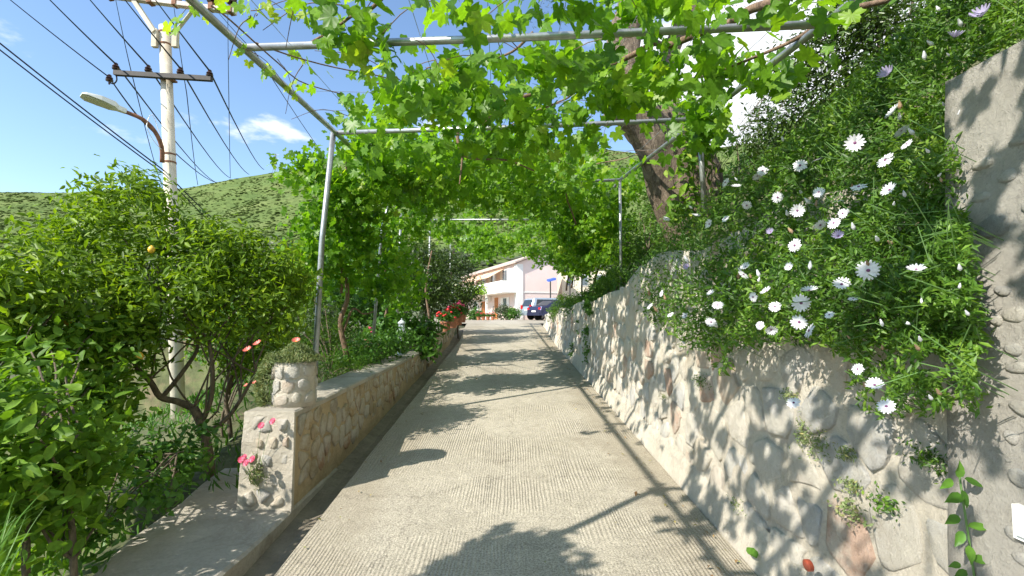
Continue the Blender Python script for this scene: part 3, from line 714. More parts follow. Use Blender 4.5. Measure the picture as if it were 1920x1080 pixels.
# ------------------------------------------------------------------ pergola
def rail_z(y): return 3.25+.078*y
def rlx(y): return -1.79-.041*y
def rrx(y): return 2.15-.041*y
pg = thing('steel_pergola', 'galvanised steel pipe pergola spanning the driveway and carrying the grapevines', 'pergola', (-2.0, 5.4, .8))
def pipe(name, pts, r, n=12): return MB().tube(pts, r, n).build(name, M_steel, pg, origin=pts[0], smooth=True)
pipe('rail', [(rlx(y), y, rail_z(y)) for y in (-.5, 3, 5.4, 8.8)], .027)
pipe('rail', [(rrx(y), y, rail_z(y)) for y in (.4, 3, 5, 8.0)], .027)
pipe('rail', [(rlx(y), y, rail_z(y)) for y in (8.8, 14, 20.5)], .024)
pipe('rail', [(rrx(8), 8, rail_z(8)), (1.95, 10, rail_z(10)), (1.95, 14, rail_z(14))], .024)
for yl, yr, r in ((.5, .4, .026), (3.34, 3.02, .026), (5.36, 4.9, .026), (8.6, 8.0, .026), (13.6, 13.4, .024), (20.3, 20.0, .024)):
    if yl > 20: pipe('cross_bar', [(rlx(yl), yl, rail_z(yl)), (1.0, yr, rail_z(yr))], r); continue
    pipe('cross_bar', [(rlx(yl), yl, rail_z(yl)), (0, (yl+yr)/2, rail_z((yl+yr)/2)-.01), (rrx(yr), yr, rail_z(yr))], r)
p0 = P(625, 248, 5.38); pipe('post', [P(591, 672, 5.36)-Vector((0, 0, .25)), P(592, 660, 5.36), p0.lerp(P(592, 660, 5.36), .5)-Vector((.03, 0, 0)), p0], .031)
pipe('post', [P(697, 655, 8.6)-Vector((0, 0, .2)), P(716, 430, 8.6), (rlx(8.6), 8.6, rail_z(8.6))], .03)
pipe('post', [(rrx(8)+.0, 8.0, 1.7), (rrx(8), 8.0, rail_z(8))], .024)
pipe('post', [P(742, 640, 11.5)-Vector((0, 0, .2)), P(752, 400, 11.5)], .03)
for s, yy in ((-1, 13.6), (1, 13.4), (-1, 20.3)):
    x = rlx(yy) if s < 0 else 1.95; pipe('post', [(x, yy, .9 if s < 0 else 1.4), (x, yy, rail_z(yy))], .026)
pipe('post', [P(1272+48, 330, 4.95)+Vector((.0, 0, -.4)), (rrx(4.9), 4.9, rail_z(4.9))], .028)
pipe('post', [(-2.3, 1.05, .1), (rlx(1.6), 1.6, rail_z(1.6))], .03)
pipe('post', [(-2.35, -1.4, .1), (-1.75, -.5, rail_z(-.5))], .03)
pipe('cross_bar', [(rlx(1.6), 1.6, rail_z(1.6)), (rrx(1.5), 1.5, rail_z(1.5))], .026)
for i, fx in enumerate(np.linspace(-1.5, 1.8, 8)):
    MB().tube([(fx-.01, 1.0, rail_z(1.0)+.03), (fx-.10, 4.2, rail_z(4.2)), (fx-.18, 8.4, rail_z(8.4)+.03), (fx-.4, 14, rail_z(14)+.03)], .0022, 5, cap=False).build('trellis_wire', M_steel, pg)
for y in (2.4, 4.2, 4.7, 6.2, 7.2):
    MB().tube([(rlx(y), y, rail_z(y)+.03), (0, y, rail_z(y)-.02), (rrx(y), y, rail_z(y)+.03)], .002, 5, cap=False).build('trellis_wire', M_steel, pg)

# ------------------------------------------------------------------ grapevines
def canopy_pts(n, x0, x1, y0, y1, dens, hang=.22, thick=.08):
    out = []; tone = []
    while len(out) < n:
        y = random.uniform(y0, y1); x = random.uniform(x0, x1)-.041*y
        d = dens(x, y)
        q = mn.noise(Vector((x*1.7, y*1.7, 4.2)))*.9+mn.noise(Vector((x*4.1, y*4.1, 1.2)))*.5
        if d+q < random.uniform(-.3, .75): continue
        hh = hang*(1+1.2*max(0, mn.noise(Vector((x*1.1, y*1.1, 9))))) if callable(hang) is False else hang(x, y)
        z = rail_z(y)+thick*random.gauss(.6, 1)-hh*random.random()**1.7
        out.append((x, y, z)); tone.append(.5+.6*mn.noise(Vector((x*2.5, y*2.5, z*2.5))))
    return np.array(out), np.clip(np.array(tone), 0, 1)
def grape_orient(n):
    nor = nrm(RNG.normal(size=(n, 3))*np.array([.75, .75, .45])+np.array([-.15, -.35, .55])); nor[:, 2] = np.where(RNG.random(n) < .1, -nor[:, 2], nor[:, 2])
    up = nrm(RNG.normal(size=(n, 3))*.8+np.array([0, -.2, -.9])); return nor, up
def vine_leaves(th, pos, nobj, size, tone=None, key='grape'):
    n = len(pos); nor, up = grape_orient(n); sz = RNG.uniform(size[0], size[1], n); rnd = RNG.beta(1.7, 2.0, n)
    if tone is not None: rnd = np.clip(rnd*.65+tone*.4, 0, 1)
    m = split_near(pos, nobj) if nobj else np.zeros(n, bool)
    if nobj: leaf_objects('leaf', key, T_grape, pos[m], nor[m], up[m], sz[m], M_grape, th, rnd[m])
    k = ~m; far = pos[k][:, 1] > 6
    idx = np.where(k)[0]
    a = idx[pos[idx, 1] <= 7]; b2 = idx[pos[idx, 1] > 7]
    v1, f1, k1 = leaves_np(T_grape, pos[a], nor[a], up[a], sz[a]) if len(a) else (np.zeros((0, 3)), np.zeros((0, 3), int), 1)
    v2, f2, k2 = leaves_np(T_grape_lo, pos[b2], nor[b2], up[b2], sz[b2]) if len(b2) else (np.zeros((0, 3)), np.zeros((0, 3), int), 1)
    v = np.concatenate([v1, v2]); f = np.concatenate([f1, f2+len(v1)])
    mk('foliage', v, f, M_grape, th, rnd=np.concatenate([np.repeat(rnd[a], k1), np.repeat(rnd[b2], k2)]), kind='stuff')
gv1 = thing('grapevine', 'thick-stemmed grapevine spreading its leafy canopy over the near pergola bars', 'grapevine', (2.3, 3.0, 2.2))
def dens1(x, y):
    d = .42
    if y < 3.2: d -= .15
    if -1.6 < x+.041*y < -.2 and y < 5: d -= .15
    xx = x+.041*y
    if xx < -1.0 and y < 4.2: d -= .95
    elif xx < -.9 and y < 5.5: d -= .35
    if xx < -1.6 and y < 5.6: d -= .6
    if xx > 1.5 and y < 5: d -= .35
    if y > 5.5: d += .1
    if y > 7: d += .3
    if .7 < xx < 1.9 and 4.6 < y < 8.2: d -= .55
    return d
pos, tone = canopy_pts(5600, -1.95, 2.2, 1.9, 9.5, dens1, .34)
p2, t2 = canopy_pts(800, -1.7, 2.1, -1.5, 1.9, lambda x, y: .1, .3)
p4, _, t4, _ = blob_points([B_(1318,250,4.7,.14,.12,.3), B_(1290,230,4.8,.2,.2,.15)], 110, 12, .07, .2)
p5, _, t5, _ = blob_points([B_(640,25,2.75,.14,.15,.1), B_(700,60,2.8,.12,.15,.1), B_(590,40,2.9,.12,.15,.08), B_(820,15,2.9,.2,.2,.08), B_(690,95,3.2,.16,.2,.1), B_(1010,110,3.6,.3,.3,.12), B_(1180,150,3.9,.3,.3,.14), B_(830,175,4.2,.3,.4,.16), B_(1240,35,3.3,.25,.3,.1), B_(950,230,4.6,.4,.4,.14), B_(1430,160,4,.2,.25,.1)], 430, 14, .09, .2)
p3, _, t3, _ = blob_points([(Vector((-2.4, .85, 2.75)), (.3, .4, .25))], 420, 30, .1, .2)  # out-of-view leaf clump, added to cast the shadow across the near road
pos = np.concatenate([pos, p2, p3, p4, p5]); tone = np.concatenate([tone, t2, t3, t4, t5])
def prune(pos):
    py = 590-F*(pos[:, 2]-CAMZ)/np.maximum(pos[:, 1], .1); px = 960+F*pos[:, 0]/np.maximum(pos[:, 1], .1); r = RNG.random(len(pos)); y = pos[:, 1]
    return ~(((y > 1.9) & (px > 720) & (px < 1570) & (py > 22) & (py < 88) & (y < 3.4) & (r < .8)) | ((px > 1140) & (px < 1300) & (py > 205) & (py < 400) & (y > 1.9) & (r < .92)) | ((px > 1138) & (px < 1215) & (py > 45) & (py < 135) & (y > 1.9) & (r < .85)) |
             ((px > 640) & (px < 1270) & (py > 215) & (py < 255) & (y > 3) & (y < 5.4) & (r < .6)))
m = prune(pos); pos, tone = pos[m], tone[m]
vine_leaves(gv1, pos, 300, (.095, .185), tone)
def cane(th, pts, r0, r1, seed, name='cane', n=9, amp=.02):
    w = wob(pts, amp, seed, 4); MB().tube(w, [r0*(1-i/len(w))+r1*i/len(w) for i in range(len(w))], n).build(name, M_vine_bark, th, smooth=True)
def PL(lst): return [P(*q) for q in lst]
cane(gv1, PL([(1790,-190,2.2),(1600,-60,2.6),(1456,2,3.0),(1405,19,3.2),(1359,47,3.35),(1308,64,3.45),(1250,87,3.55),(1227,82,3.6),(1192,101,3.7),(1133,128,3.85),(1087,142,3.95),(1056,159,4.05),(1013,171,4.15),(947,190,4.25),(900,202,4.4)]), .034, .013, 1, amp=.012)
cane(gv1, PL([(1790,-50,2.6),(1670,0,2.85),(1600,16,2.95),(1540,42,3.1),(1490,75,3.25),(1440,98,3.4),(1370,125,3.6),(1300,150,4.0)]), .02, .008, 2, amp=.015)
cane(gv1, PL([(900,202,4.4),(820,170,4.3),(740,160,4.2),(700,155,4.1)]), .012, .006, 3)
cane(gv1, PL([(862,225,5.3),(858,260,5.2),(866,285,5.15),(885,297,5.2),(950,300,5.5),(1000,320,5.8)]), .022, .008, 4, amp=.01)
cane(gv1, PL([(866,285,5.15),(864,320,5.1),(862,345,5.0)]), .012, .005, 5, amp=.01)
cane(gv1, PL([(1000,60,3.6),(960,98,3.7),(900,115,3.8),(800,130,3.9)]), .012, .005, 6)
cane(gv1, PL([(760,-60,2.4),(700,15,2.9),(655,35,3.0),(560,90,3.4),(480,82,3.3)]), .014, .004, 7)
cane(gv1, PL([(480,80,3.3),(560,110,3.5),(650,130,3.8),(760,155,4.1),(860,205,4.4)]), .006, .004, 8)
cane(gv1, PL([(395,10,2.9),(480,80,3.2),(560,150,3.8),(640,175,4.1)]), .006, .004, 9)
cane(gv1, PL([(1133,128,3.85),(1060,185,4.3),(960,230,4.9),(880,300,6)]), .01, .005, 10)
cane(gv1, PL([(1080,420,8),(1060,330,7.5),(1160,300,7),(1195,290,6.5)]), .012, .006, 11)
for i in range(60):
    y = random.uniform(2.2, 8); x = random.uniform(-1.6, 1.9); s = Vector((x-.041*y, y, rail_z(y)-.02)); t = s+Vector((random.uniform(-.7, .7), random.uniform(-.8, .8), random.uniform(-.25, .12)))
    cane(gv1, [s, s.lerp(t, .5)+Vector((0, 0, .08)), t], .004, .002, i, 'shoot', 5)
# tendrils and young bright leaves along the left rail
def shoots(th, starts, seed):
    ps = []
    for i, (s, t) in enumerate(starts):
        cane(th, [s, s.lerp(t, .5)+Vector((0, 0, .06)), t], .003, .0015, seed+i, 'shoot', 5, .03)
        for k in range(7): ps.append(s.lerp(t, random.random())+Vector([random.gauss(0, .05) for _ in range(3)]))
    return np.array([list(p) for p in ps])
st = [(P(470, 20, 2.9), P(600, 5, 3.0)), (P(455, 90, 3.2), P(540, 160, 3.5)), (P(520, 110, 3.6), P(560, 190, 4.2)), (P(430, -10, 2.7), P(560, 40, 3.0)), (P(480, 30, 3.), P(470, 60, 3.1)), (P(540, 90, 3.7), P(640, 120, 3.9)), (P(380,10,3),(P(330,30,3)))]
ps = shoots(gv1, st, 60); nor, up = grape_orient(len(ps)); foliage('young_leaves', T_grape, ps, nor, up, RNG.uniform(.06, .11, len(ps)), M_grape, gv1, kind='stuff', rnd=RNG.uniform(.7, 1, len(ps)))

# left vines climbing from the bed
def climbing_vine(label, base, topz, y, spread, nleaf, blobs, trunk, seed, nobj=0, size=(.07, .12), name='grapevine'):
    th = thing(name, label, 'grapevine', base)
    cane(th, trunk, .04, .016, seed, 'trunk', 10, .03)
    pos, out, tone, _ = blob_points(blobs, nleaf, 40, .14, .4)
    vine_leaves(th, pos, nobj, size, tone)
    return th
g1 = climbing_vine('grapevine with a gnarled forked trunk in the bed beside the nearest left post', P(655,705,6.6), 4, 6, 1, 4000,
    [B_(650,470,6.6,.42,.5,.55), B_(610,420,6.0,.22,.3,.5), B_(680,360,6.4,.45,.5,.4), B_(700,260,6.8,.45,.5,.28), B_(600,300,6.1,.22,.3,.25), B_(575,250,6.0,.15,.2,.12), B_(740,330,6.8,.4,.5,.3), B_(620,205,5.8,.15,.3,.1), B_(580,400,6.2,.2,.3,.4), B_(585,500,6.3,.2,.3,.35), B_(575,330,6.1,.16,.3,.25), B_(720,520,7.0,.35,.4,.3)],
    [P(657,720,6.6), P(645,640,6.6), P(640,600,6.6), P(652,560,6.6), P(650,520,6.6), P(632,490,6.6), P(620,470,6.5)], 20, 260, (.07, .12))
cane(g1, [P(642,625,6.6), P(660,580,6.7), P(680,590,6.8), P(700,585,6.9)], .018, .008, 23)
cane(g1, [P(640,550,6.6), P(643,440,6.6), P(648,330,6.5), P(650,260,6.4)], .02, .01, 24)
g2 = climbing_vine('dense grapevine curtain hanging behind the second left pergola post', P(715,690,9.5), 4, 9, 1, 3400,
    [B_(740,440,9.3,.5,.8,.6), B_(790,360,9.5,.6,.8,.5), B_(760,540,9.5,.4,.6,.5), B_(700,470,9.3,.4,.6,.7), B_(830,300,9.5,.7,.8,.35), B_(780,280,8.7,.6,.8,.25)],
    [P(712,680,9.5), P(716,620,9.5), P(728,560,9.5), P(720,480,9.5)], 30, 0, (.07, .12))
cane(g2, [P(716,640,9.5), P(740,600,9.6), P(770,580,9.8)], .02, .01, 31)
g3 = climbing_vine('grapevine covering the middle of the pergola in front of the hill', P(800,650,12), 4, 12, 1, 3400,
    [B_(850,360,12,1.2,1.2,.35), B_(950,340,12,1.3,1.5,.4), B_(1050,330,12,1.2,1.5,.35), B_(900,380,11,.9,1,.3), B_(830,420,13,.6,1,.4), B_(1000,380,11,1.,1.,.3), B_(930,300,9.5,.9,.8,.18), B_(930,405,15,1.6,1.5,.3)],
    [P(800,650,12.2), P(806,600,12.2), P(798,540,12.2), P(810,470,12.2)], 40, 0, (.09, .15))
g4 = climbing_vine('far grapevine hanging over the end of the driveway before the pink house', P(850,620,18), 4, 18, 1, 3000,
    [B_(930,440,18,2.,1.5,.35), B_(1000,430,18,1.2,1.5,.5), B_(900,462,20,1.2,1.5,.25), B_(950,470,20,1.5,1.2,.2), B_(860,440,17,.8,1.2,.3), B_(905,482,19,.6,1,.14), B_(1035,462,17,.5,1,.25)],
    [P(846,640,17), P(850,600,17), P(844,540,17), P(850,470,17)], 50, 0, (.1, .17))
g5 = climbing_vine('bushy grapevine trained on the right side beyond the big tree', (1.9, 12, 1.8), 4, 12, 1, 8000,
    [B_(1110,430,12,1.0,1.3,.9), B_(1060,400,13,1.0,1.3,.6), B_(1150,400,10.5,.4,.7,.6), B_(1080,470,13,.8,1.2,.6), B_(1130,360,11,.9,1,.35), B_(1040,470,15,.8,1.2,.5), B_(1150,470,11,.4,.8,.5), B_(1050,350,11.5,.9,1,.3), B_(1075,490,14,.5,1,.45), B_(1100,500,12.5,.35,.8,.35), B_(1170,350,10,.6,.8,.4)],
    [P(1113,560,12.5), P(1117,520,12.5), P(1130,480,12.5), P(1150,420,12.5)], 60, 0, (.09, .15))
cane(g5, [P(1072,540,14.5), P(1078,510,14.5), P(1090,490,14.5), P(1085,450,14.5)], .03, .02, 61)
cane(g5, [P(1062,545,14.7), P(1066,510,14.7), P(1060,480,14.7), P(1062,450,14.5)], .03, .02, 62)

# ------------------------------------------------------------------ big old tree on the right
bt = thing('old_tree', 'old leaning tree with thick rough bark rising behind the retaining wall', 'tree', P(1290, 400, 7))
def bark_limb(pts, rr, seed, name='trunk', sub=6, n=26, amp=.03, rough=.09):
    w = wob(pts, amp, seed, sub); k = len(w); src = np.linspace(0, 1, len(rr)); B = MB()
    rad = [float(np.interp(i/(k-1), src, rr)) for i in range(k)]; B.tube(w, rad, n)
    for i in range(k):
        for j in range(n):
            q = B.v[i*n+j]; dd = (q-w[i]); a = 2*math.pi*j/n
            m_ = 1+rough*(math.sin(a*3+i*.25+seed)+.7*math.sin(a*7-i*.4)+.6*mn.noise(q*5))+rough*.8*mn.noise(Vector((a*3, i*.3, seed)))
            B.v[i*n+j] = w[i]+dd*m_
    return B.build(name, M_olive_bark, bt, smooth=True)
bark_limb(PL([(1325,460,7.2),(1290,400,7.1),(1255,330,7),(1235,280,6.9),(1212,240,6.85),(1190,200,6.8),(1172,150,6.8),(1166,90,6.8),(1182,20,6.8),(1200,-80,6.9),(1190,-220,7)]), [.5,.40,.35,.32,.31,.27,.25,.24,.22,.2,.16], 3)
bark_limb(PL([(1225,285,6.8),(1190,240,6.65),(1155,215,6.5),(1145,222,6.3)]), [.2,.15,.12,.1], 5, 'limb')
bark_limb(PL([(1335,440,7.1),(1325,370,7),(1315,310,7),(1270,240,7),(1245,190,7.1),(1250,120,7.3),(1290,20,7.5),(1330,-90,7.8)]), [.3,.24,.2,.22,.2,.14,.12,.1], 6, 'limb')
oc = [B_(1090,-60,7,.6,.8,.3), B_(1200,-150,7.2,1.6,1.4,.6), B_(1350,-120,7.5,1.2,1.4,.5), B_(1000,-200,7.5,1.2,1.2,.5), B_(860,-60,7.5,.5,.6,.22), B_(1060,20,6.6,.3,.3,.28), B_(1420,-30,7.5,.8,.8,.4), B_(1150,10,6.9,.25,.3,.25)]
pos, out, tone, cc = blob_points(oc, 6500, 45, .2, .3)
foliage('crown', T_thin, pos, rand_nor(out, .3, .9), nrm(out+RNG.normal(size=out.shape)*.7+np.array([0, 0, -.5])), RNG.uniform(.05, .085, len(pos)), M_oliv, bt, kind='stuff', tone=tone)
for i in range(40):
    s = P(1190, -120, 6.95) if i % 2 else P(1300, -20, 7.5); w, r = grow(s, Vector(cc[i*3 % len(cc)]), .03, .006, i, .05); MB().tube(w, [r[0]+(r[1]-r[0])*k/len(w) for k in range(len(w))], 5).build('branch', M_olive_bark, bt)
# broad-leaved climber on the trunk
cl_ = thing('fig_sucker', 'broad-leaved fig shoots growing against the foot of the old tree', 'fig shoots', P(1310, 400, 6.3))
pos, out, tone, cc = blob_points([B_(1300,215,6.2,.2,.2,.22), B_(1300,300,6.2,.25,.2,.35), B_(1320,250,6.,.18,.2,.18), B_(1290,380,6.2,.22,.2,.15), B_(1220,150,6.3,.25,.2,.2)], 460, 14, .11, .3)
m = split_near(pos, 150); nor = rand_nor(out+np.array([0, -.6, 0]), .5, .5); up = nrm(RNG.normal(size=out.shape)+np.array([0, -.3, -.3])); sz = RNG.uniform(.09, .17, len(pos)); rnd = np.clip(RNG.beta(1.5, 2.4, len(pos)), 0, 1)
leaf_objects('leaf', 'broad', T_ovate, pos[m], nor[m], up[m], sz[m], M_broad, cl_, rnd[m]); foliage('foliage', T_ovate, pos[~m], nor[~m], up[~m], sz[~m], M_broad, cl_, kind='stuff', rnd=rnd[~m])
for i in range(10):
    w, r = grow(P(1310+random.uniform(-30, 20), 405, 6.4), Vector(cc[i*4 % len(cc)]), .012, .004, i); MB().tube(w, .007, 5).build('stem', M_citrus_bark, cl_)

# ------------------------------------------------------------------ generic tree / bush
def bush(name, label, cat, base, blobs, n, T, size, mat, bark, trunks, seed, nobj=0, key=None, cl=40, spread=.12, upb=.5, jit=.6, nbr=20, shell=.4, group=None, tilt=None, br=.012):
    th = thing(name, label, cat, base, group)
    for i, (pts, r0, r1) in enumerate(trunks):
        w = wob(pts, .02, seed+i, 4); MB().tube(w, [r0+(r1-r0)*k/len(w) for k in range(len(w))], 9).build('trunk' if i == 0 else 'limb', bark, th, smooth=True)
    pos, out, tone, cc = blob_points(blobs, n, cl, spread, shell)
    nor = rand_nor(out+(np.array(tilt) if tilt else 0), upb, jit); up = nrm(out*.6+RNG.normal(size=out.shape)*.7+np.array([0, 0, .35])); sz = RNG.uniform(size[0], size[1], n)
    hi = (pos[:, 2]-pos[:, 2].min())/(np.ptp(pos[:, 2])+1e-6)
    rnd = np.clip(RNG.beta(1.6, 2.4, n)*.65+tone*.28+.06, 0, 1)
    m = split_near(pos, nobj) if nobj else np.zeros(n, bool)
    if nobj: leaf_objects('leaf', key, T, pos[m], nor[m], up[m], sz[m], mat, th, rnd[m])
    foliage('foliage' if trunks and name != 'bush' else 'foliage', T, pos[~m], nor[~m], up[~m], sz[~m], mat, th, kind='stuff', rnd=rnd[~m])
    if nbr:
        for i in range(nbr):
            tr = trunks[i % len(trunks)][0] if trunks else [base]; s = Vector(tr[-1] if i % 3 else tr[len(tr)//2]); t = Vector(cc[(i*7) % len(cc)])
            w, r = grow(s, t, br, .004, seed+i, .05); MB().tube(w, [r[0]+(r[1]-r[0])*k/len(w) for k in range(len(w))], 6).build('branch', bark, th)
    return th
# lemon tree centre-left
lem = bush('lemon_tree', 'glossy green lemon tree with dark forked trunk in front of the utility pole', 'lemon tree', P(390, 885, 4.45),
    [B_(380,560,4.5,.75,.6,.42), B_(260,580,4.3,.6,.55,.38), B_(215,440,4.4,.42,.35,.4), B_(225,350,4.45,.32,.25,.2), B_(160,360,4.4,.2,.2,.14), B_(430,470,4.6,.45,.4,.25), B_(320,430,4.5,.3,.3,.2), B_(345,510,4.7,.35,.3,.3), B_(150,430,4.3,.35,.3,.3), B_(260,380,4.4,.3,.25,.2), B_(540,520,4.8,.25,.3,.3), B_(480,560,4.7,.42,.5,.42), B_(400,480,4.6,.6,.5,.3), B_(170,520,4.2,.5,.5,.35), B_(530,500,4.9,.3,.4,.25), B_(380,440,4.6,.22,.3,.15), B_(520,600,4.6,.25,.3,.2), B_(220,650,4.2,.35,.4,.25)],
    12500, T_ell, (.045, .105), M_citrus, M_citrus_bark,
    [(PL([(392,900,4.4),(388,850,4.42),(378,800,4.45),(362,765,4.45)]), .045, .038), (PL([(362,765,4.45),(330,752,4.4),(298,745,4.35),(280,715,4.3),(258,690,4.3),(240,640,4.3)]), .032, .018),
     (PL([(376,800,4.45),(395,750,4.5),(400,690,4.5),(392,640,4.5)]), .026, .014), (PL([(382,815,4.45),(420,790,4.6),(450,750,4.7),(480,700,4.7)]), .024, .012), (PL([(300,750,4.35),(350,690,4.5),(372,650,4.6),(360,600,4.6)]), .022, .012)],
    100, nobj=300, key='ell', cl=26, spread=.085, nbr=24, br=.009, shell=.25, upb=.45)
M_lemon = plain('lemon skin', (.75, .45, .05), .4, var=.2, scale=30, bmp=.2, bd=.002)
for (px, py, d) in ((284, 468, 4.1), (127, 603, 3.9), (262, 668, 3.95)):
    c = P(px, py, d); MB().lathe(c, [(.002, -.034), (.012, -.03), (.024, -.016), (.028, 0), (.024, .016), (.012, .03), (.003, .037)], 12).build('lemon', M_lemon, lem, smooth=True)
bush('lemon_tree', 'second slim lemon tree with two thin dark stems just behind the first', 'lemon tree', P(432, 850, 5.2),
    [B_(440,660,5.3,.35,.4,.3), B_(560,560,5.8,.25,.3,.25), B_(500,640,5.3,.3,.3,.25)], 1900, T_ell, (.05, .1), M_citrus, M_citrus_bark,
    [(PL([(432,858,5.1),(430,800,5.1),(425,740,5.1),(440,690,5.1)]), .028, .015), (PL([(424,855,5.2),(415,790,5.2),(430,740,5.2)]), .018, .01)], 140, cl=24, spread=.09, nbr=10)
bush('lemon_tree', 'leafy citrus branches with a few yellowing leaves at the left edge', 'lemon tree', P(-80, 1000, 3.4),
    [B_(20,520,3.6,.35,.35,.25), B_(-40,560,3.4,.3,.3,.25), B_(90,560,3.8,.35,.4,.25), B_(20,440,3.7,.12,.2,.09)], 1900, T_ell, (.06, .12), M_citrus, M_citrus_bark,
    [(PL([(-90,1010,3.3),(-80,800,3.3),(-60,650,3.3)]), .04, .02)], 160, cl=20, spread=.1, nbr=14)
# broad-leaved bush bottom left
bb = bush('mulberry_bush', 'dense broad-leaved green bush filling the bottom left corner beside the ledge', 'bush', P(120, 1200, 2.6),
    [B_(80,700,3.6,.55,.45,.4), B_(130,770,3.75,.42,.35,.38), B_(190,760,4.0,.3,.3,.3), B_(35,850,2.6,.33,.4,.38), B_(70,905,2.7,.24,.3,.22), B_(215,900,3.0,.1,.18,.12), B_(-50,950,2.3,.25,.3,.32), B_(0,1030,2.4,.22,.25,.22), B_(110,960,3.1,.25,.25,.2), B_(40,1060,2.7,.2,.25,.12), B_(200,860,3.7,.22,.25,.2), B_(190,620,4.1,.34,.3,.24), B_(30,640,3.7,.4,.4,.2), B_(165,960,2.8,.1,.15,.14), B_(-60,760,2.5,.3,.4,.35), B_(150,650,4.0,.4,.3,.24)],
    6800, T_ovate, (.045, .105), M_broad, M_citrus_bark, [(PL([(150,1250,2.6),(140,1050,2.6),(120,900,2.7)]), .02, .012), (PL([(60,1250,2.5),(50,1000,2.5),(60,800,2.7)]), .02, .012)],
    180, nobj=300, key='broad', cl=18, spread=.1, nbr=26, tilt=(-.5, -.45, .3), shell=.3, upb=.5, jit=.75, br=.008)
bush('low_shrub', 'thin leafy shrub hugging the left edge of the concrete ledge', 'shrub', P(330, 950, 3.3),
    [B_(320,870,3.7,.2,.25,.08), B_(380,815,4.1,.15,.2,.07), B_(280,925,3.2,.12,.2,.07), B_(270,860,3.6,.12,.2,.12), B_(190,1010,2.9,.08,.15,.08)], 900, T_ovate, (.045, .08), M_weed, M_citrus_bark,
    [(PL([(310,960,3.3),(320,900,3.4),(330,850,3.6)]), .01, .005)], 200, cl=14, spread=.07, nbr=12, br=.005)
# grass blades at the left edge
gb = thing('grass_clump', 'long arching pale green grass blades in the bottom left corner', 'grass clump', P(-30, 1120, 1.7))
V = []; Fc = []
for i in range(34):
    s = P(-30+random.uniform(-60, 30), 1130, 1.75+random.uniform(-.1, .15)); a = random.uniform(-.5, 1.3); h = random.uniform(.15, .42); dx, dy = math.sin(a)*h*.7, random.uniform(-.1, .2)
    w_ = random.uniform(.003, .006); b0 = len(V)
    for k in range(7):
        t = k/6; p = s+Vector((dx*t*t, dy*t, h*(t*1.25-.35*t*t))); ww = w_*(1-t*.9); V += [p-Vector((ww, 0, 0)), p+Vector((ww, ww*.5, 0))]
        if k: Fc.append((b0+2*k-2, b0+2*k-1, b0+2*k+1, b0+2*k))
mk('blades', V, Fc, M_weed, gb, rnd=RNG.uniform(.5, 1, len(V)), kind='stuff')

# left bed vegetation
bush('bed_shrub', 'bright green leafy shrub in the bed under the vines beside the low wall', 'shrub', P(690, 690, 7.2),
    [B_(700,655,7.4,.42,.6,.2), B_(740,640,8.0,.35,.5,.18), B_(670,670,6.8,.28,.5,.14)], 2600, T_fat, (.05, .09), M_weed, M_citrus_bark, [], 210, cl=30, spread=.08, nbr=8)
bush('bed_shrub', 'soft feathery green shrub behind the round planter', 'shrub', P(620, 700, 6.4),
    [B_(620,640,6.6,.3,.5,.35), B_(590,600,7,.4,.6,.45), B_(640,690,6.0,.25,.5,.12), B_(560,640,6.6,.35,.5,.4)], 5200, T_thin, (.05, .09), M_daisy, M_citrus_bark, [], 220, cl=60, spread=.1, nbr=8)
bush('bed_shrub', 'big-leaved dark plant beside the white bollard lamp', 'shrub', P(730, 645, 8.9),
    [B_(740,612,9.4,.4,.5,.2), B_(790,620,10.0,.3,.6,.2), B_(800,650,9.3,.15,.3,.12)], 1300, T_ell, (.12, .22), M_weed, M_citrus_bark, [], 230, cl=20, spread=.12, nbr=0)
for (px, py, d, s, lab) in ((797, 530, 13, 1.0, 'dark evergreen citrus tree nearest the bollard lamp behind the low wall'), (850, 535, 15.5, 1.05, 'dark evergreen citrus tree farthest along the low wall near the pink house')):
    bush('citrus_tree', lab, 'citrus tree', P(px-10, 650, d), [B_(px, py-5, d, .75*s, .8, .85*s), B_(px-20, py-40, d, .6*s, .7, .45), B_(px+15, py+25, d, .5, .5, .5)], 5200, T_ell, (.08, .13), M_dark, M_citrus_bark,
         [(PL([(px-8, 660, d), (px-6, 620, d), (px+2, 580, d)]), .045, .03), (PL([(px+12, 655, d+.3), (px+8, 620, d+.3), (px+12, 580, d)]), .035, .02)], 240+px, cl=40, spread=.17, nbr=14)
for i, (px, py, d, rx, rz, lab) in enumerate(((600,560,12,1.2,.9,'light green tree behind the vines left of the first post'), (690,540,15,1.6,1.3,'bright green tree behind the second pergola post'), (560,620,10,.9,.6,'rounded green bush behind the planter'),
        (470,620,16,1.8,1.2,'leafy garden tree on the lower terrace behind the lemon trees'), (200,560,24,2.2,1.5,'grey-green tree down the slope at far left'), (60,560,26,2.5,1.3,'wide grey-green tree at the far left below the hill'), (350,520,30,2.5,2.2,'round tree behind the utility pole at the foot of the hill'), (520,530,22,2.2,2.0,'tall bush tree on the slope right of the utility pole'))):
    bush('garden_tree', lab, 'tree', P(px, 680, d), [B_(px, py, d, rx, rx*.8, rz), B_(px+rx*25*10/d, py+10, d, rx*.7, rx*.6, rz*.7), B_(px-rx*25*10/d, py+15, d, rx*.7, rx*.6, rz*.7)], 3400, T_fat, (.12*d/12, .2*d/12), M_weed if i < 4 and i != 2 else M_oliv, M_citrus_bark,
         [(PL([(px, 700, d), (px+3, 640, d), (px, 590, d)]), .08, .05)], 300+i, cl=36, spread=.22*d/12, nbr=6)

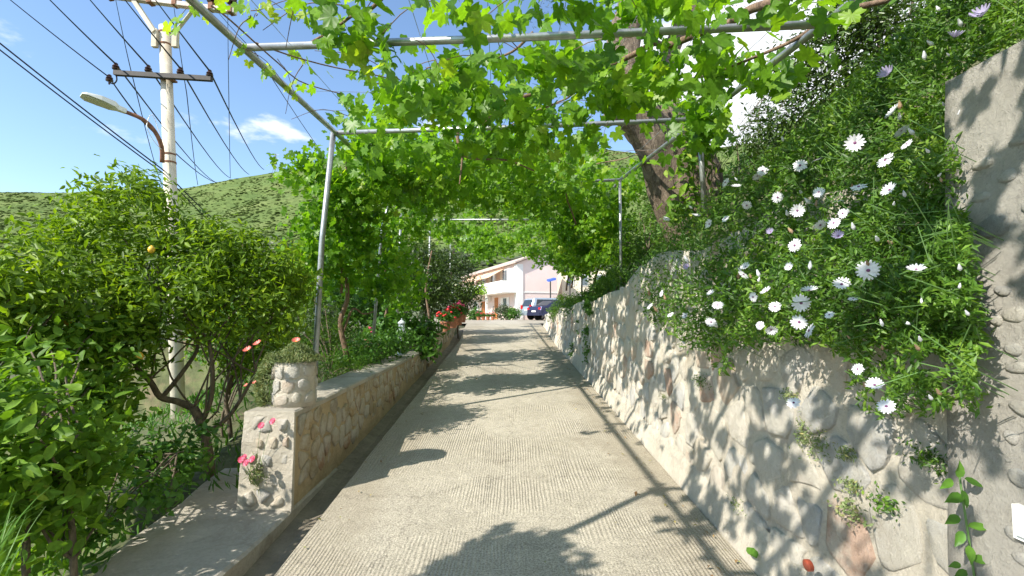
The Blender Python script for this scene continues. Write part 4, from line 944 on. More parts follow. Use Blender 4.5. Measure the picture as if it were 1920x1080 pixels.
# bollard lamp on the low wall
bl = thing('bollard_lamp', 'short white bollard lamp with lantern head on top of the low wall', 'lamp', (xl(8.6)-.24, 8.6, lt(8.6)))
q = Vector((xl(8.6)-.24, 8.6, lt(8.6)))
M_bol = plain('painted bollard', (.55, .6, .64), .5, var=.08, scale=6, bmp=.05); M_glass = plain('lantern glass', (.5, .58, .6), .1, var=.1, bmp=0)
MB().lathe(q, [(.075, 0), (.075, .43), (.07, .44)], 20).build('bollard_body', M_bol, bl, smooth=False)
MB().lathe(q+Vector((0, 0, .44)), [(.04, 0), (.04, .11)], 12).build('glass', M_glass, bl, smooth=True)
B = MB()
for k in range(6):
    a = k*math.pi/3; B.tube([q+Vector((math.cos(a)*.05, math.sin(a)*.05, .44)), q+Vector((math.cos(a)*.05, math.sin(a)*.05, .56))], .006, 5)
B.lathe(q+Vector((0, 0, .55)), [(.07, 0), (.065, .02), (.025, .055), (.012, .06), (.01, .09)], 16); B.build('lantern_cage', M_bol, bl)

# geraniums in pots on the upper wall
M_terra = plain('terracotta', (.42, .17, .09), .8, var=.25, scale=10, bmp=.2, bd=.004)
M_red = plain('red petal', (.6, .02, .02), .5, var=.4, scale=30, bmp=0); M_mag = plain('magenta petal', (.62, .06, .16), .5, var=.4, scale=30, bmp=0)
def geranium(px, d, lab, mat, s=1.0, off=0, z=None):
    x = (px-960)/F*d; z = lt(d)+0.0 if z is None else z; base = Vector((x, d, z)); 
    th = thing('potted_geranium', lab, 'potted plant', base, None)
    MB().lathe(base, [(.09*s, 0), (.13*s, .2*s), (.145*s, .2*s), (.145*s, .235*s), (.125*s, .235*s), (.12*s, .2*s)], 16).build('pot', M_terra, th)
    n = 420; u = nrm(RNG.normal(size=(n, 3))); u[:, 2] = np.abs(u[:, 2])*1.1-.1; pos = np.array(base)+np.array([0, 0, .26*s])+u*np.array([.2, .2, .22])*s*(RNG.random((n, 1))**.4)
    foliage('foliage', T_fat, pos, rand_nor(u, .6, .5), nrm(RNG.normal(size=(n, 3))), RNG.uniform(.05, .09, n)*s, M_weed, th, kind='stuff')
    for k in range(11):
        a = random.uniform(0, 6.28); ph = random.uniform(.1, 1.4); q = base+Vector((math.cos(a)*math.cos(ph)*.22*s, math.sin(a)*math.cos(ph)*.22*s, (.3+.24*math.sin(ph))*s))
        V, Fc = ico(); V = V*np.array([1, 1, .7])*.038*s*RNG.uniform(.7, 1.3, (12, 1))+np.array(q); mk('flower_head', V, Fc, mat, th)
geranium(836, 11.4, 'potted red geranium nearest on the stepped-up low wall', M_red, 1.0)
geranium(849, 13.0, 'second potted geranium with crimson flowers on the low wall', M_red, 1.1)
geranium(858, 14.6, 'tall magenta geranium pot on the low wall before the yard', M_mag, 1.35)
geranium(866, 16.6, 'last geranium pot at the far end of the low wall', M_mag, 1.3)
geranium(697, 9.1, 'pink flowering pot plant beside the second pergola post', M_mag, .8, z=.95)

# ------------------------------------------------------------------ right bank: daisies and shrubs
def inside(poly, x, y):
    c = np.zeros(len(x), bool); n = len(poly)
    for i in range(n):
        x1, y1 = poly[i]; x2, y2 = poly[(i+1) % n]
        c ^= ((y1 > y) != (y2 > y)) & (x < (x2-x1)*(y-y1)/((y2-y1) or 1e-9)+x1)
    return c
DPOLY = [(1190,520),(1215,470),(1225,425),(1260,400),(1330,372),(1420,300),(1520,230),(1620,130),(1720,40),(1800,-60),(2000,-150),(2080,-60),(1925,66),(1787,138),(1797,330),(1838,600),(1838,770),(1790,745),(1740,785),(1670,775),(1630,770),(1600,720),(1560,650),(1500,635),(1400,640),(1360,720),(1345,670),(1300,645),(1215,600)]
def daisy_surface(px, py):
    """forward distance where the view ray meets the face of the daisy mound"""
    k = (px-960)/F; d = np.full(len(px), 2.5)
    for _ in range(25):
        z = CAMZ+(590-py)/F*d; X = 1.22+np.clip(z-1.75, 0, 3)*.45+.10*np.clip(1.5-z, 0, 1); d = .5*d+.5*X/k
    return d
def daisy_pts(n, depth):
    out = []
    while sum(map(len, out)) < n:
        x = RNG.uniform(1180, 2080, n*2); y = RNG.uniform(-150, 800, n*2); m = inside(DPOLY, x+RNG.normal(0, 10, n*2), y+RNG.normal(0, 8, n*2)); x, y = x[m], y[m]
        kp = (y < 650) | (RNG.random(len(y)) < np.clip(.42+np.array([mn.noise(Vector((a*.03, b2*.03, 8))) for a, b2 in zip(x, y)])*1.1, 0, 1)); x, y = x[kp], y[kp]
        d = daisy_surface(x, y); nz = np.array([mn.noise(Vector((a*.012, b2*.012, 0)))*.14+mn.noise(Vector((a*.04, b2*.04, 3)))*.05 for a, b2 in zip(x, y)])
        dd = d*(1+nz*.6+depth*RNG.random(len(d))); out.append(PA(x, y, dd))
    return np.concatenate(out)[:n]
db = thing('daisy_bush', 'large green bush of white and mauve daisies tumbling over the retaining wall', 'daisy bush', (1.7, 3, 2.1))
n = 42000; pos = daisy_pts(n, .16)
nor = nrm(RNG.normal(size=(n, 3))*.8+np.array([-.5, -.3, .6])); up = nrm(RNG.normal(size=(n, 3))*.8+np.array([-.4, -.1, .5]))
tn = np.array([.5+.9*mn.noise(Vector(p)*4.5) for p in pos]); sz = RNG.uniform(.022, .05, n)*np.clip(pos[:, 1]/2.2, .8, 1.25)
foliage('foliage', T_quad, pos, nor, up, sz, M_daisy, db, kind='stuff', tone=np.clip(tn, 0, 1))
# stems
B = MB(); sp_ = daisy_pts(260, .05)
for i, p in enumerate(sp_):
    p = Vector(p); t = p+Vector((random.uniform(-.12, -.02), random.uniform(-.12, .12), random.uniform(-.05, .14))); B.tube([p+Vector((.1, 0, -.05)), p, t], .0015, 4, cap=False)
B.build('stems', M_stem, db, kind='stuff')
M_petal = leafmat('white petal', G((.82, .82, .86), (.86, .86, .86)), .25, (1, 1, 1), .5, .2); M_mauve = leafmat('mauve petal', G((.45, .4, .6), (.55, .5, .68)), .25, (1, 1, 1), .5, .2)
M_eye = plain('purple disc', (.16, .04, .13), .6, var=.4, scale=200, bmp=0)
DV = [ray_flower('daisy', random.choice((13, 15, 17)), .034, .0052, M_petal, M_eye, .17, random.choice((-.05, .1, .3))) for _ in range(5)]
DM = [ray_flower('daisy_mauve', 14, .028, .0045, M_mauve, M_eye, .18, .8) for _ in range(2)]
FL = [(1458,370,.8),(1495,395,1.),(1490,460,1.),(1538,422,.9),(1563,418,.9),(1572,443,.9),(1573,376,.9),(1580,400,.7),(1628,507,1.5),(1718,505,1.1),(1578,533,1.1),(1603,268,1.4),(1660,300,1.2),(1610,350,1.1),(1668,356,1.1),(1517,545,1.1),(1502,568,1.3),(1498,604,1.2),(1517,620,1.2),(1453,575,.8),(1437,546,.8),(1412,557,.7),(1346,572,.8),(1333,604,.8),(1288,500,.6),(1394,515,.8),(1398,500,.7),(1333,550,.6),(1640,722,1.1),(1662,762,1.1),(1608,692,.8),(1488,755,.9),(1446,618,.8),(1675,210,1.2),(1690,245,1.1),(1420,330,.8),(1380,350,.7),(1330,420,.7),(1305,405,.7),(1250,410,.6),(1500,310,1.),(1530,300,.9),(1360,342,.7),(1445,435,.6),(1480,500,.6),(1535,360,.8),(1218,574,.6),(1240,550,.5),(1257,590,.5),(1285,592,.5),(1400,385,.7),(1360,410,.6),(1430,320,.8),(1840,30,1.6),(1790,70,1.2),(1700,270,.8),(1665,140,1.4),(1600,560,.6),(1555,590,.6),(1425,610,.6)]
for i, (px, py, s) in enumerate(FL):
    d = float(daisy_surface(np.array([px*1.]), np.array([py*1.]))[0])*.955; p = P(px, py, d)
    mv = i % 19 == 5 or (px, py) in ((1840, 30), (1790, 70), (1665, 140))
    ax = Vector((random.gauss(-.7, .55), random.gauss(-.35, .5), random.gauss(.6, .45))).normalized()
    if (px, py) in ((1628, 507), (1502, 568), (1458, 370), (1495, 395)): ax = (Vector((0, 0, CAMZ))-p).normalized()
    inst('daisy_flower', random.choice(DM if mv else DV), p, db, Vector((0, 0, 1)).rotation_difference(ax), min(1.15, s*d/2.2*.84+.12))
def bud(key, mat):
    m_ = MB(); m_.lathe((0, 0, 0), [(.002, -.008), (.007, 0), (.0075, .006), (.004, .02), (.002, .026)], 7); return mesh(key, [tuple(p) for p in m_.v], m_.f, mat)
BD = [bud('flower_bud', M_petal), bud('flower_bud', M_daisy), bud('flower_bud', M_petal), bud('flower_bud', plain('dry flower', (.3, .2, .12), .9, bmp=0))]
for i, p in enumerate(daisy_pts(90, .0)):
    p = Vector(p)+Vector((-.03, -.03, .01)); inst('flower_bud', BD[i % 4], p, db, Vector((0, 0, 1)).rotation_difference(Vector((random.gauss(-.5, .4), random.gauss(-.3, .4), .8)).normalized()), random.uniform(.7, 1.4)*p.y/2.2*.9)
# little weeds rooted in the wall joints
for i, (px, py, w_, h_, nn, lab) in enumerate(((1520,830,28,30,170,'small dark weed tuft growing from the wall joints under the daisies'),(1495,815,18,34,150,'left-hand hanging weed tuft on the pale wall'),(1572,850,18,16,120,'tiny weed tuft beside the wall crack'),(1720,862,45,26,260,'low green cushion weed growing out of the retaining wall near the pier'),(1580,910,22,12,130,'small thyme-like weed low on the retaining wall'),(1640,945,30,26,90,'thin trailing weed stems on the lower wall'),(1575,955,34,22,120,'sparse olive weed clinging to the wall'),(1315,715,26,18,150,'weed tuft in the wall below the hanging daisies'),(1470,740,18,12,90,'dry brownish weed under the daisy bush'),(1380,945,20,12,70,'little weed near the foot of the wall'),(1250,745,14,8,60,'tiny weed in the wall joint halfway along'))):
    X = 1.44; d = X/((px-960)/F); c = P(px, py, d); s = d/F
    th = thing('wall_weed', lab, 'weed', mapR(c.y, c.z, 0)); pos = np.array([np.array(mapR(c.y+random.gauss(0, .42)*w_*s*1.4, c.z+random.gauss(0, .45)*h_*s, .012+abs(random.gauss(0, .022)))) for _ in range(nn)])
    foliage('foliage', T_fat if i in (5, 6) else T_quad, pos, nrm(RNG.normal(size=(nn, 3))+np.array([-1, -.3, .4])), nrm(RNG.normal(size=(nn, 3))), RNG.uniform(.013, .026, nn), M_daisy if i in (3, 5, 7) else M_succ, th, kind='stuff')
    MB().tube([mapR(c.y, c.z-.0, -.01), mapR(c.y+.02, c.z+.01, .02)], .002, 5).build('stem', M_stem, th)
nt_ = thing('nettle_stem', 'single upright leafy weed stalk at the foot of the wall beside the pier', 'weed', P(1832, 1085, 1.47))
w = PL([(1834,1120,1.46),(1822,1040,1.46),(1808,950,1.46),(1798,880,1.47)]); MB().tube(wob(w, .004, 4), .003, 6).build('stem', M_stem, nt_)
vs = leafvars('ov2', T_ovate, M_weed, 6)
for (px, py, an, s) in ((1798,880,90,.05),(1775,908,200,.05),(1825,905,-20,.05),(1788,935,190,.06),(1808,935,-80,.05),(1785,975,195,.05),(1835,988,5,.055),(1798,1010,230,.05),(1818,1040,-90,.05),(1790,1060,180,.04),(1840,1050,0,.05),(1800,1078,200,.05)):
    p = P(px, py, 1.44); a = math.radians(an); y = Vector((math.cos(a), -.3, math.sin(a))).normalized(); nn = Vector((0, -.8, .6)); x = y.cross(nn).normalized(); nn = x.cross(y)
    inst('leaf', random.choice(vs), p, nt_, Matrix((x, y, nn)).transposed().to_quaternion(), s)
n = 420; pos = []
while len(pos) < n:
    y = random.uniform(1.5, 17) ; side = random.random()
    u = 1.36-abs(random.gauss(0, .16)) if side < .6 else (-1.25+abs(random.gauss(0, .12)) if side < .85 else random.uniform(-1.2, 1.3)); pos.append((u+cx(y), y, road_z(y)+.018))
pos = np.array(pos); M_dry = leafmat('dry leaf litter', G((.16, .09, .04), (.3, .2, .09), (.28, .3, .08), (.1, .06, .035)), .1)
o = foliage('leaf_litter', T_fat, pos, nrm(RNG.normal(size=(n, 3))*.35+np.array([0, 0, 1])), RNG.normal(size=(n, 3)), RNG.uniform(.012, .045, n)*RNG.uniform(.6, 1.2, n), M_dry); tag(o, 'dry leaves and bits of debris scattered along the driveway edges', 'leaf litter', kind='stuff')
# small red-brown round reflector at the wall foot, fallen leaf
rf = thing('round_reflector', 'small red-brown oval disc fixed low on the pale wall near the road', 'disc', mapR(2.26, .35, 0))
M_rb = plain('red brown plastic', (.3, .06, .03), .35, var=.3, scale=20, bmp=0)
cc_ = P(1517, 1060, 1.38/((1517-960)/F)); V = []
for r_, h in ((.024, -.005), (.024, .012), (.015, .018)):
    for k in range(16): V.append(Vector((cc_.x-h, cc_.y+math.cos(k*math.pi/8)*r_*1.25, cc_.z+math.sin(k*math.pi/8)*r_)))
mk('disc', V, [(r*16+i, r*16+(i+1) % 16, (r+1)*16+(i+1) % 16, (r+1)*16+i) for r in (0, 1) for i in range(16)]+[tuple(32+i for i in range(16))], M_rb, rf)
o = inst('fallen_leaf', leafvars('fallen', T_ovate, M_weed, 3)[2], P(1410, 1047, 2.78)+Vector((0, 0, .03)), None, Vector((0, 0, 1)).rotation_difference(Vector((-.3, -.2, 1)).normalized()), .11); tag(o, 'single pale green leaf fallen at the road edge by the wall', 'leaf')

# shrubs and trees on the bank
bush('bank_tree', 'dark glossy-leaved tree standing over the daisies at upper right', 'tree', P(1600, 350, 4.6),
    [B_(1560,110,4.7,.4,.5,.5), B_(1580,230,4.5,.35,.4,.35), B_(1480,230,4.9,.3,.4,.4), B_(1530,320,4.7,.4,.4,.3), B_(1600,10,4.6,.5,.5,.35), B_(1660,80,4.4,.4,.4,.4), B_(1450,330,5,.3,.4,.25), B_(1640,190,4.3,.3,.3,.3), B_(1700,220,4.2,.4,.4,.3), B_(1490,130,5,.25,.3,.3), B_(1440,260,5.2,.25,.3,.25)], 13500, T_ell, (.04, .075), M_dark, M_citrus_bark,
    [(PL([(1640,330,4.5),(1650,200,4.5),(1648,100,4.5),(1640,-30,4.5)]), .025, .012), (PL([(1690,320,4.5),(1690,200,4.5),(1710,90,4.5),(1712,-40,4.5)]), .018, .01), (PL([(1660,330,4.6),(1680,150,4.6),(1680,-10,4.6)]), .015, .008)], 400, cl=40, spread=.1, nbr=14, br=.006)
bush('bank_tree', 'lighter green tree behind the dark one at the top right', 'tree', P(1720, 300, 5.6),
    [B_(1700,120,5.6,.6,.5,.7), B_(1800,20,5.6,.8,.6,.6), B_(1640,-40,5.8,.8,.6,.5), B_(1740,-80,5.4,.9,.6,.6), B_(1560,-60,6.5,.7,.6,.5), B_(1880,-60,5,.8,.6,.5), B_(1640,220,6,.7,.6,.5), B_(1780,120,4.8,.6,.5,.5)], 12500, T_fat, (.04, .075), M_broad, M_citrus_bark,
    [(PL([(1740,300,5.6),(1735,150,5.6),(1745,0,5.6)]), .04, .02)], 420, cl=44, spread=.13, nbr=10, br=.008)
bush('olive_sapling', 'sparse grey twiggy olive sapling against the white cloud', 'sapling', P(1420, 380, 6.4),
    [B_(1400,280,6.4,.3,.4,.5), B_(1380,340,6.4,.4,.4,.3), B_(1440,220,6.4,.3,.3,.4), B_(1480,160,6.6,.3,.3,.3), B_(1360,370,6.8,.5,.5,.25)], 3000, T_thin, (.04, .07), M_oliv, M_citrus_bark,
    [(PL([(1430,400,6.4),(1425,320,6.4),(1420,240,6.4),(1430,180,6.4)]), .012, .006), (PL([(1400,400,6.4),(1390,320,6.4),(1380,260,6.4)]), .01, .005)], 440, cl=24, spread=.12, nbr=22, br=.003)
bush('bank_shrub', 'pale green shrub behind the wall between the right post and the old tree', 'shrub', P(1215, 470, 8.5),
    [B_(1205,430,9,.35,.5,.4), B_(1185,470,9,.35,.6,.3), B_(1230,380,9.5,.4,.5,.4), B_(1240,430,7.6,.25,.3,.2)], 3600, T_fat, (.04, .07), M_daisy, M_citrus_bark, [], 460, cl=40, spread=.1, nbr=8)
bush('wall_creeper', 'dark green creeper spilling over the wall top near the yard', 'creeper', P(1100, 560, 10.5),
    [B_(1085,575,11,.28,.9,.26), B_(1060,575,13,.3,1.,.3), B_(1110,545,10.2,.25,.7,.16), B_(1140,525,8.9,.25,.6,.13), B_(1165,510,7.9,.22,.5,.12), B_(1045,588,14.5,.25,.8,.2), B_(1078,600,11.5,.12,.4,.2)], 7500, T_quad, (.05, .09), M_daisy, M_citrus_bark, [], 480, cl=50, spread=.08, nbr=0)
bush('wall_creeper', 'thin trail of ivy hanging down the pale wall', 'creeper', P(1112, 620, 8.2),
    [(mapR(8.3, 1.75, .05), (.05, .25, .2)), (mapR(8.5, 1.35, .03), (.03, .15, .3)), (mapR(8.4, 1.0, .03), (.03, .12, .25)), (mapR(9.6, 1.3, .03), (.03, .12, .4)), (mapR(10.2, .85, .03), (.04, .15, .15))], 800, T_fat, (.04, .07), M_weed, M_citrus_bark, [], 500, cl=20, spread=.04, nbr=0)
n = 2400; pos = []
while len(pos) < n:
    y = random.uniform(5, 20); u = random.uniform(1.8, 5); x = u+cx(y); pos.append((x, y, ground_z(x, y)+.05+.1*random.random()))
pos = np.array(pos); o = foliage('bank_grass', T_thin, pos, RNG.normal(size=(n, 3)), nrm(RNG.normal(size=(n, 3))*.5+np.array([0, 0, 1.5])), RNG.uniform(.15, .4, n), M_weed); tag(o, 'green grass and weeds on the bank behind the retaining wall', 'grass', kind='stuff')
n = 9000; pos = []
while len(pos) < n:
    y = random.uniform(.5, 18); u = -random.uniform(1.95, 7) if y > 3.9 else -random.uniform(2.75, 6); x = u+cx(y); pos.append((x, y, ground_z(x, y)+.03+.08*random.random()))
pos = np.array(pos); o = foliage('garden_grass', T_thin, pos, RNG.normal(size=(n, 3)), nrm(RNG.normal(size=(n, 3))*.5+np.array([0, 0, 1.5])), RNG.uniform(.08, .25, n), M_weed); tag(o, 'grass and low weeds on the garden ground left of the driveway', 'grass', kind='stuff')

# ------------------------------------------------------------------ utility pole, lamp, wires
D0 = 6.7
pole = thing('utility_pole', 'tall cream concrete utility pole with two crossarms at left', 'utility pole', P(345, 870, D0))
pt = P(309, 50, D0); pb = P(347, 900, D0)-Vector((0, 0, .8))
MB().tube([pb, pb.lerp(pt, .5), pt], [.092, .084, .072], 24).build('pole_shaft', M_pole, pole, smooth=True)
def clamp(px, py, r): MB().tube([P(px, py+1.5, D0), P(px, py-1.5, D0)], r, 20).build('clamp_band', M_rust, pole)
clamp(309, 62, .078); clamp(310, 84, .079); clamp(317, 290, .084); clamp(318, 305, .084)
# lower black crossarm
a, b2 = P(215, 137, D0-.14), P(397, 148, D0-.14); dr = (b2-a)
MB().obox((a+b2)/2, dr/2, (0, .03, 0), (0, 0, .032)).build('crossarm', M_iron, pole)
MB().obox(P(312, 148, D0-.06), (.09, 0, 0), (0, .1, 0), (0, 0, .012)).build('bracket', M_rust, pole)
def insulator(p, s=1.0):
    MB().lathe(p, [(.012*s, -.05*s), (.014*s, 0), (.045*s, .0), (.05*s, .018*s), (.03*s, .03*s), (.045*s, .042*s), (.036*s, .06*s), (.02*s, .07*s), (.028*s, .085*s), (.012*s, .1*s)], 14).build('insulator', M_ins, pole, smooth=False)
for px, py in ((217, 130), (278, 134), (338, 138), (393, 143)): insulator(P(px, py, D0-.14), .95)
insulator(P(205, 152, D0-.14), .95)
MB().tube(wob(PL([(217,137,6.56),(219,150,6.56),(213,157,6.56),(206,155,6.56)]), 0), .009, 6).build('hook', M_iron, pole)
a, b2 = P(130, -18, D0-.1), P(441, 22, D0-.1); dr = b2-a
MB().obox((a+b2)/2, dr/2, (0, .045, 0), (0, 0, .03)).build('crossarm', M_arm, pole)
for px, py in ((145,-16),(205,-8),(283,2),(330,6),(398,14),(434,20)):
    MB().obox(P(px, py, D0-.1), (.03, 0, .004), (0, .055, 0), (0, 0, .045)).build('bracket', M_rust, pole)
for px, py in ((205,-14),(330,-2),(398,4),(434,6)):
    insulator(P(px, py, D0-.1), 1.5)
for pts in ([(252,2),(290,60)], [(366,14),(328,62)]):
    q0, q1 = (P(x, y, D0-.1) for x, y in pts); MB().obox((q0+q1)/2, (q1-q0)/2, (0, .03, 0), Vector((.02, 0, .02))).build('brace', M_pole, pole)
for px in (291, 329): MB().obox(P(px, 72, D0-.08), (.035, 0, 0), (0, .03, 0), (0, 0, .13)).build('bracket', M_pole, pole)
# street lamp
sl = thing('street_lamp', 'pale street lamp head on a rusty curved arm fixed to the utility pole', 'street lamp', P(303, 305, D0-.15))
MB().tube(wob(PL([(304,305,6.55),(303,275,6.5),(290,246,6.4),(268,224,6.3),(236,210,6.2)]), 0), [.03, .026], 10).build('lamp_arm', M_rust, sl, smooth=True)
MB().tube(wob(PL([(302,280,6.45),(287,262,6.35),(276,235,6.3),(286,215,6.4),(300,250,6.5)]), .01, 2), .005, 5).build('lamp_cable', M_white, sl)
h0, h1 = P(237, 209, 6.2), P(152, 177, 5.85); ax = (h1-h0).normalized(); sd_ = ax.cross(Vector((0, 0, 1))).normalized(); uu = sd_.cross(ax)
def ring(t, w_, zt, zb): c = h0.lerp(h1, t); return [c+sd_*w_+uu*zb, c+sd_*w_*.8+uu*zt, c-sd_*w_*.8+uu*zt, c-sd_*w_+uu*zb]
V = []
for t, w_, zt, zb in ((0, .03, .03, -.03), (.2, .045, .035, -.03), (.3, .1, .05, -.025), (.6, .135, .045, -.02), (.92, .12, .02, -.015), (1, .08, .008, -.012)): V += ring(t, w_, zt, zb)
f = [(k*4+i, k*4+(i+1) % 4, (k+1)*4+(i+1) % 4, (k+1)*4+i) for k in range(5) for i in range(4)]+[(0, 1, 2, 3), (23, 22, 21, 20)]
mk('lamp_head', V, f, M_lamp, sl)
c = h0.lerp(h1, .62); MB().obox(c-uu*.026, ax*.13, sd_*.095, uu*.006).build('lamp_lens', M_lens, sl)
# wires
def wire(pts, r, lab, r2=None):
    P_ = PL(pts); out = []
    for i in range(len(P_)-1):
        a, b2 = P_[i], P_[i+1]; L_ = (b2-a).length; k = 8
        for j in range(k):
            t = j/k; out.append(a.lerp(b2, t)-Vector((0, 0, .008*L_*4*t*(1-t))))
    out.append(P_[-1]); n = len(out); r2 = r2 or r
    o = MB().tube(out, [r+(r2-r)*i/n for i in range(n)], 5, cap=False).build('overhead_wire', M_wire, None, origin=P_[0]); tag(o, lab, 'wire', 'overhead wires at the utility pole')
wire([(-120,-15,5.0),(305,318,6.6),(470,470,14)], .010, 'upper thick black cable running from left edge to the pole')
wire([(-120,0,5.0),(305,324,6.6),(455,470,14)], .009, 'lower thick black cable running from left edge to the pole')
wire([(-60,-65,4.6),(205,145,6.56),(262,222,8.5),(405,342,30)], .0038, 'leftmost bare wire reaching the hanging insulator', .02)
wire([(20,-75,4.8),(217,120,6.56),(405,342,34)], .0038, 'bare wire over the left end insulator of the black crossarm', .022)
wire([(110,-70,5.0),(278,124,6.56),(432,334,34)], .0038, 'bare wire over the second insulator of the black crossarm', .022)
wire([(180,-70,5.2),(338,128,6.56),(467,327,34)], .0038, 'bare wire over the third insulator of the black crossarm', .022)
wire([(240,-70,5.4),(393,133,6.56),(495,318,34)], .0038, 'bare wire over the right end insulator of the black crossarm', .022)
wire([(213,-20,6.6),(250,150,11),(305,352,30)], .0034, 'thin wire dropping from the top crossarm left of the pole', .018)
wire([(325,5,6.6),(350,175,11),(371,347,30)], .0034, 'thin wire dropping from the top crossarm right of the pole', .018)
wire([(427,18,6.6),(429,180,12),(432,333,30)], .0034, 'near vertical thin wire below the right end of the top crossarm', .016)
wire([(398,10,6.6),(480,100,9),(640,330,30)], .003, 'thin wire passing behind the near pergola rail', .014)
# pylon on the ridge
py_ = thing('lattice_pylon', 'tiny lattice pylon standing on the ridge of the hill', 'pylon', P(516, 318, 385))
q = P(516, 322, 385); B = MB(); H = 15
for s, t_ in ((-1, -1), (1, -1), (1, 1), (-1, 1)): B.tube([q+Vector((s*1.6, t_*1.6, -3)), q+Vector((s*.25, t_*.25, H))], .16, 4)
for k in range(5):
    z0, z1 = k*H/5, (k+1)*H/5; w0 = 1.6-1.3*k/5; w1 = 1.6-1.3*(k+1)/5
    for s in (-1, 1): B.tube([q+Vector((-w0*s, -w0, z0)), q+Vector((w1*s, -w1, z1))], .1, 4)
B.build('tower', M_steel, py_)
for z in (11, 14): MB().box(tuple(q+Vector((-3, -.15, z-.15))), tuple(q+Vector((3, .15, z+.15)))).build('crossarm', M_steel, py_)

# ------------------------------------------------------------------ pink house
M_pinkw = plain('pink render', (.8, .64, .58), .85, var=.05, scale=1.5, bmp=.1, bd=.003)
M_whitew = plain('white render', (.8, .78, .74), .8, var=.05, scale=1.5, bmp=.08, bd=.003)
M_gl = plain('window glass', (.12, .15, .17), .1, var=.3, bmp=0); M_door = plain('orange wood', (.48, .17, .05), .5, var=.2, scale=5, bmp=.1)
M_roof = plain('roof tiles', (.5, .4, .34), .85, var=.3, scale=3, bmp=.3, bd=.02); M_awn = plain('striped awning', (.75, .5, .33), .8, var=.1, bmp=0)
HD = 40.0; HO = Vector(((970-960)/F*HD, HD, 1.186)); e = Vector((-.367, 1, 0)).normalized(); g = Vector((e.y, -e.x, 0))   # e along the facade, g to the right along the gable
hs = thing('pink_house', 'two-storey pink and white house with balcony and orange doors at the driveway end', 'house', HO)
def H(t, s, z): return HO+e*t+g*s+Vector((0, 0, z))
def tpx(px):                                           # distance along the facade for an image column
    k = (px-960)/F; return (k*HO.y-HO.x)/(e.x-k*e.y)
TL = 19; HH = 4.75
GW = 3.7; V = [H(0,0,-.3),H(0,GW,-.3),H(TL,GW,-.3),H(TL,0,-.3),H(0,0,HH),H(0,GW,HH),H(TL,GW,HH),H(TL,0,HH),H(0,GW/2,HH+.75),H(TL,GW/2,HH+.75)]
mk('wall', V, [(0,1,5,8,4),(3,2,6,9,7),(1,2,6,5),(0,4,7,3)], M_pinkw, hs)
def hbox(name, t0, t1, s0, s1, z0, z1, mat, par=None):
    v = [H(t, s, z) for z in (z0, z1) for t, s in ((t0, s0), (t1, s0), (t1, s1), (t0, s1))]
    return mk(name, v, [(0,3,2,1),(4,5,6,7),(0,1,5,4),(1,2,6,5),(2,3,7,6),(3,0,4,7)], mat, par or hs, origin=v[0])
V = [H(-.3,-.3,HH-.06),H(-.3,GW/2,HH+.8),H(-.3,GW+.3,HH-.06),H(TL+.4,-.3,HH-.06),H(TL+.4,GW/2,HH+.8),H(TL+.4,GW+.3,HH-.06)]; V += [p+Vector((0, 0, .14)) for p in V]
mk('roof', V, [(0,1,4,3),(1,2,5,4),(6,9,10,7),(7,10,11,8),(0,6,7,1),(1,7,8,2),(3,4,10,9),(4,5,11,10),(0,3,9,6),(2,8,11,5)], M_roof, hs)
hbox('corner_pilaster', -.06, .5, -.07, .5, -.1, HH-.1, M_whitew)
hbox('string_course', -.04, 0, .5, GW-.02, 2.25, 2.33, M_whitew)
hbox('balcony_slab', 0, TL, -1.35, 0, 2.25, 2.42, M_whitew)
hbox('balcony_parapet', 0, TL, -1.35, -1.25, 2.42, 3.25, M_whitew)
hbox('balcony_parapet', 0, .1, -1.25, 0, 2.42, 3.25, M_whitew)
for t in (4.6, 9.4, 14.2): hbox('column', t, t+.16, -1.33, -1.17, 0, 2.25, M_whitew)
def window(px0, px1, z0, z1, door=False):
    t1, t0 = sorted((tpx(px0), tpx(px1)))[::-1]
    fr = hbox('window', t0, t1, -.05, .0, z0, z1, M_whitew); m_ = (t1-t0)
    hbox('pane', t0+.08, t0+m_/2-.03, -.065, -.05, z0+.08, z1-.08, M_gl, fr); hbox('pane', t0+m_/2+.03, t1-.08, -.065, -.05, z0+.08, z1-.08, M_gl, fr)
    hbox('shutter', t0-.62, t0-.02, -.07, -.02, z0, z1, M_whitew); hbox('shutter', t1+.02, t1+.62, -.07, -.02, z0, z1, M_whitew)
window(944, 951, .75, 1.95); window(943, 952, 3.3, 4.45); window(889, 895, .75, 1.95); window(903, 909, 3.3, 4.4); window(921, 927, 3.3, 4.4)
for a0, a1 in ((928, 934), (904, 910)):
    t1, t0 = sorted((tpx(a0), tpx(a1)))[::-1]; dd = hbox('door', t0, t1, -.06, 0, 0, 2.0, M_door); hbox('handle', t0+.1, t0+.16, -.1, -.06, .95, 1.05, M_steel, dd)
for px in (908, 919):
    t = tpx(px); ac = hbox('air_conditioner', t-.4, t+.4, -.35, -.05, 1.75, 2.2, M_whitew); hbox('fan_grille', t-.25, t+.1, -.37, -.35, 1.8, 2.15, M_gl, ac)
for i in range(4):
    t0 = 3.2+i*3.3; V = [H(t0,-.05,4.55),H(t0+2.8,-.05,4.55),H(t0+2.8,-1.5,3.75),H(t0,-1.5,3.75)]; V += [p-Vector((0,0,.05)) for p in V]
    mk('awning', V, [(0,1,2,3),(7,6,5,4),(0,4,5,1),(1,5,6,2),(2,6,7,3),(3,7,4,0)], M_awn, hs)
hv_ = thing('balcony_vine', 'yellow-green vine draped along the balcony front of the pink house', 'vine', H(8, -1.4, 2.4))
pos = np.array([np.array(H(random.uniform(4, 15), random.gauss(-1.6, .3), 2.3+abs(random.gauss(.15, .35)))) for _ in range(1500)])
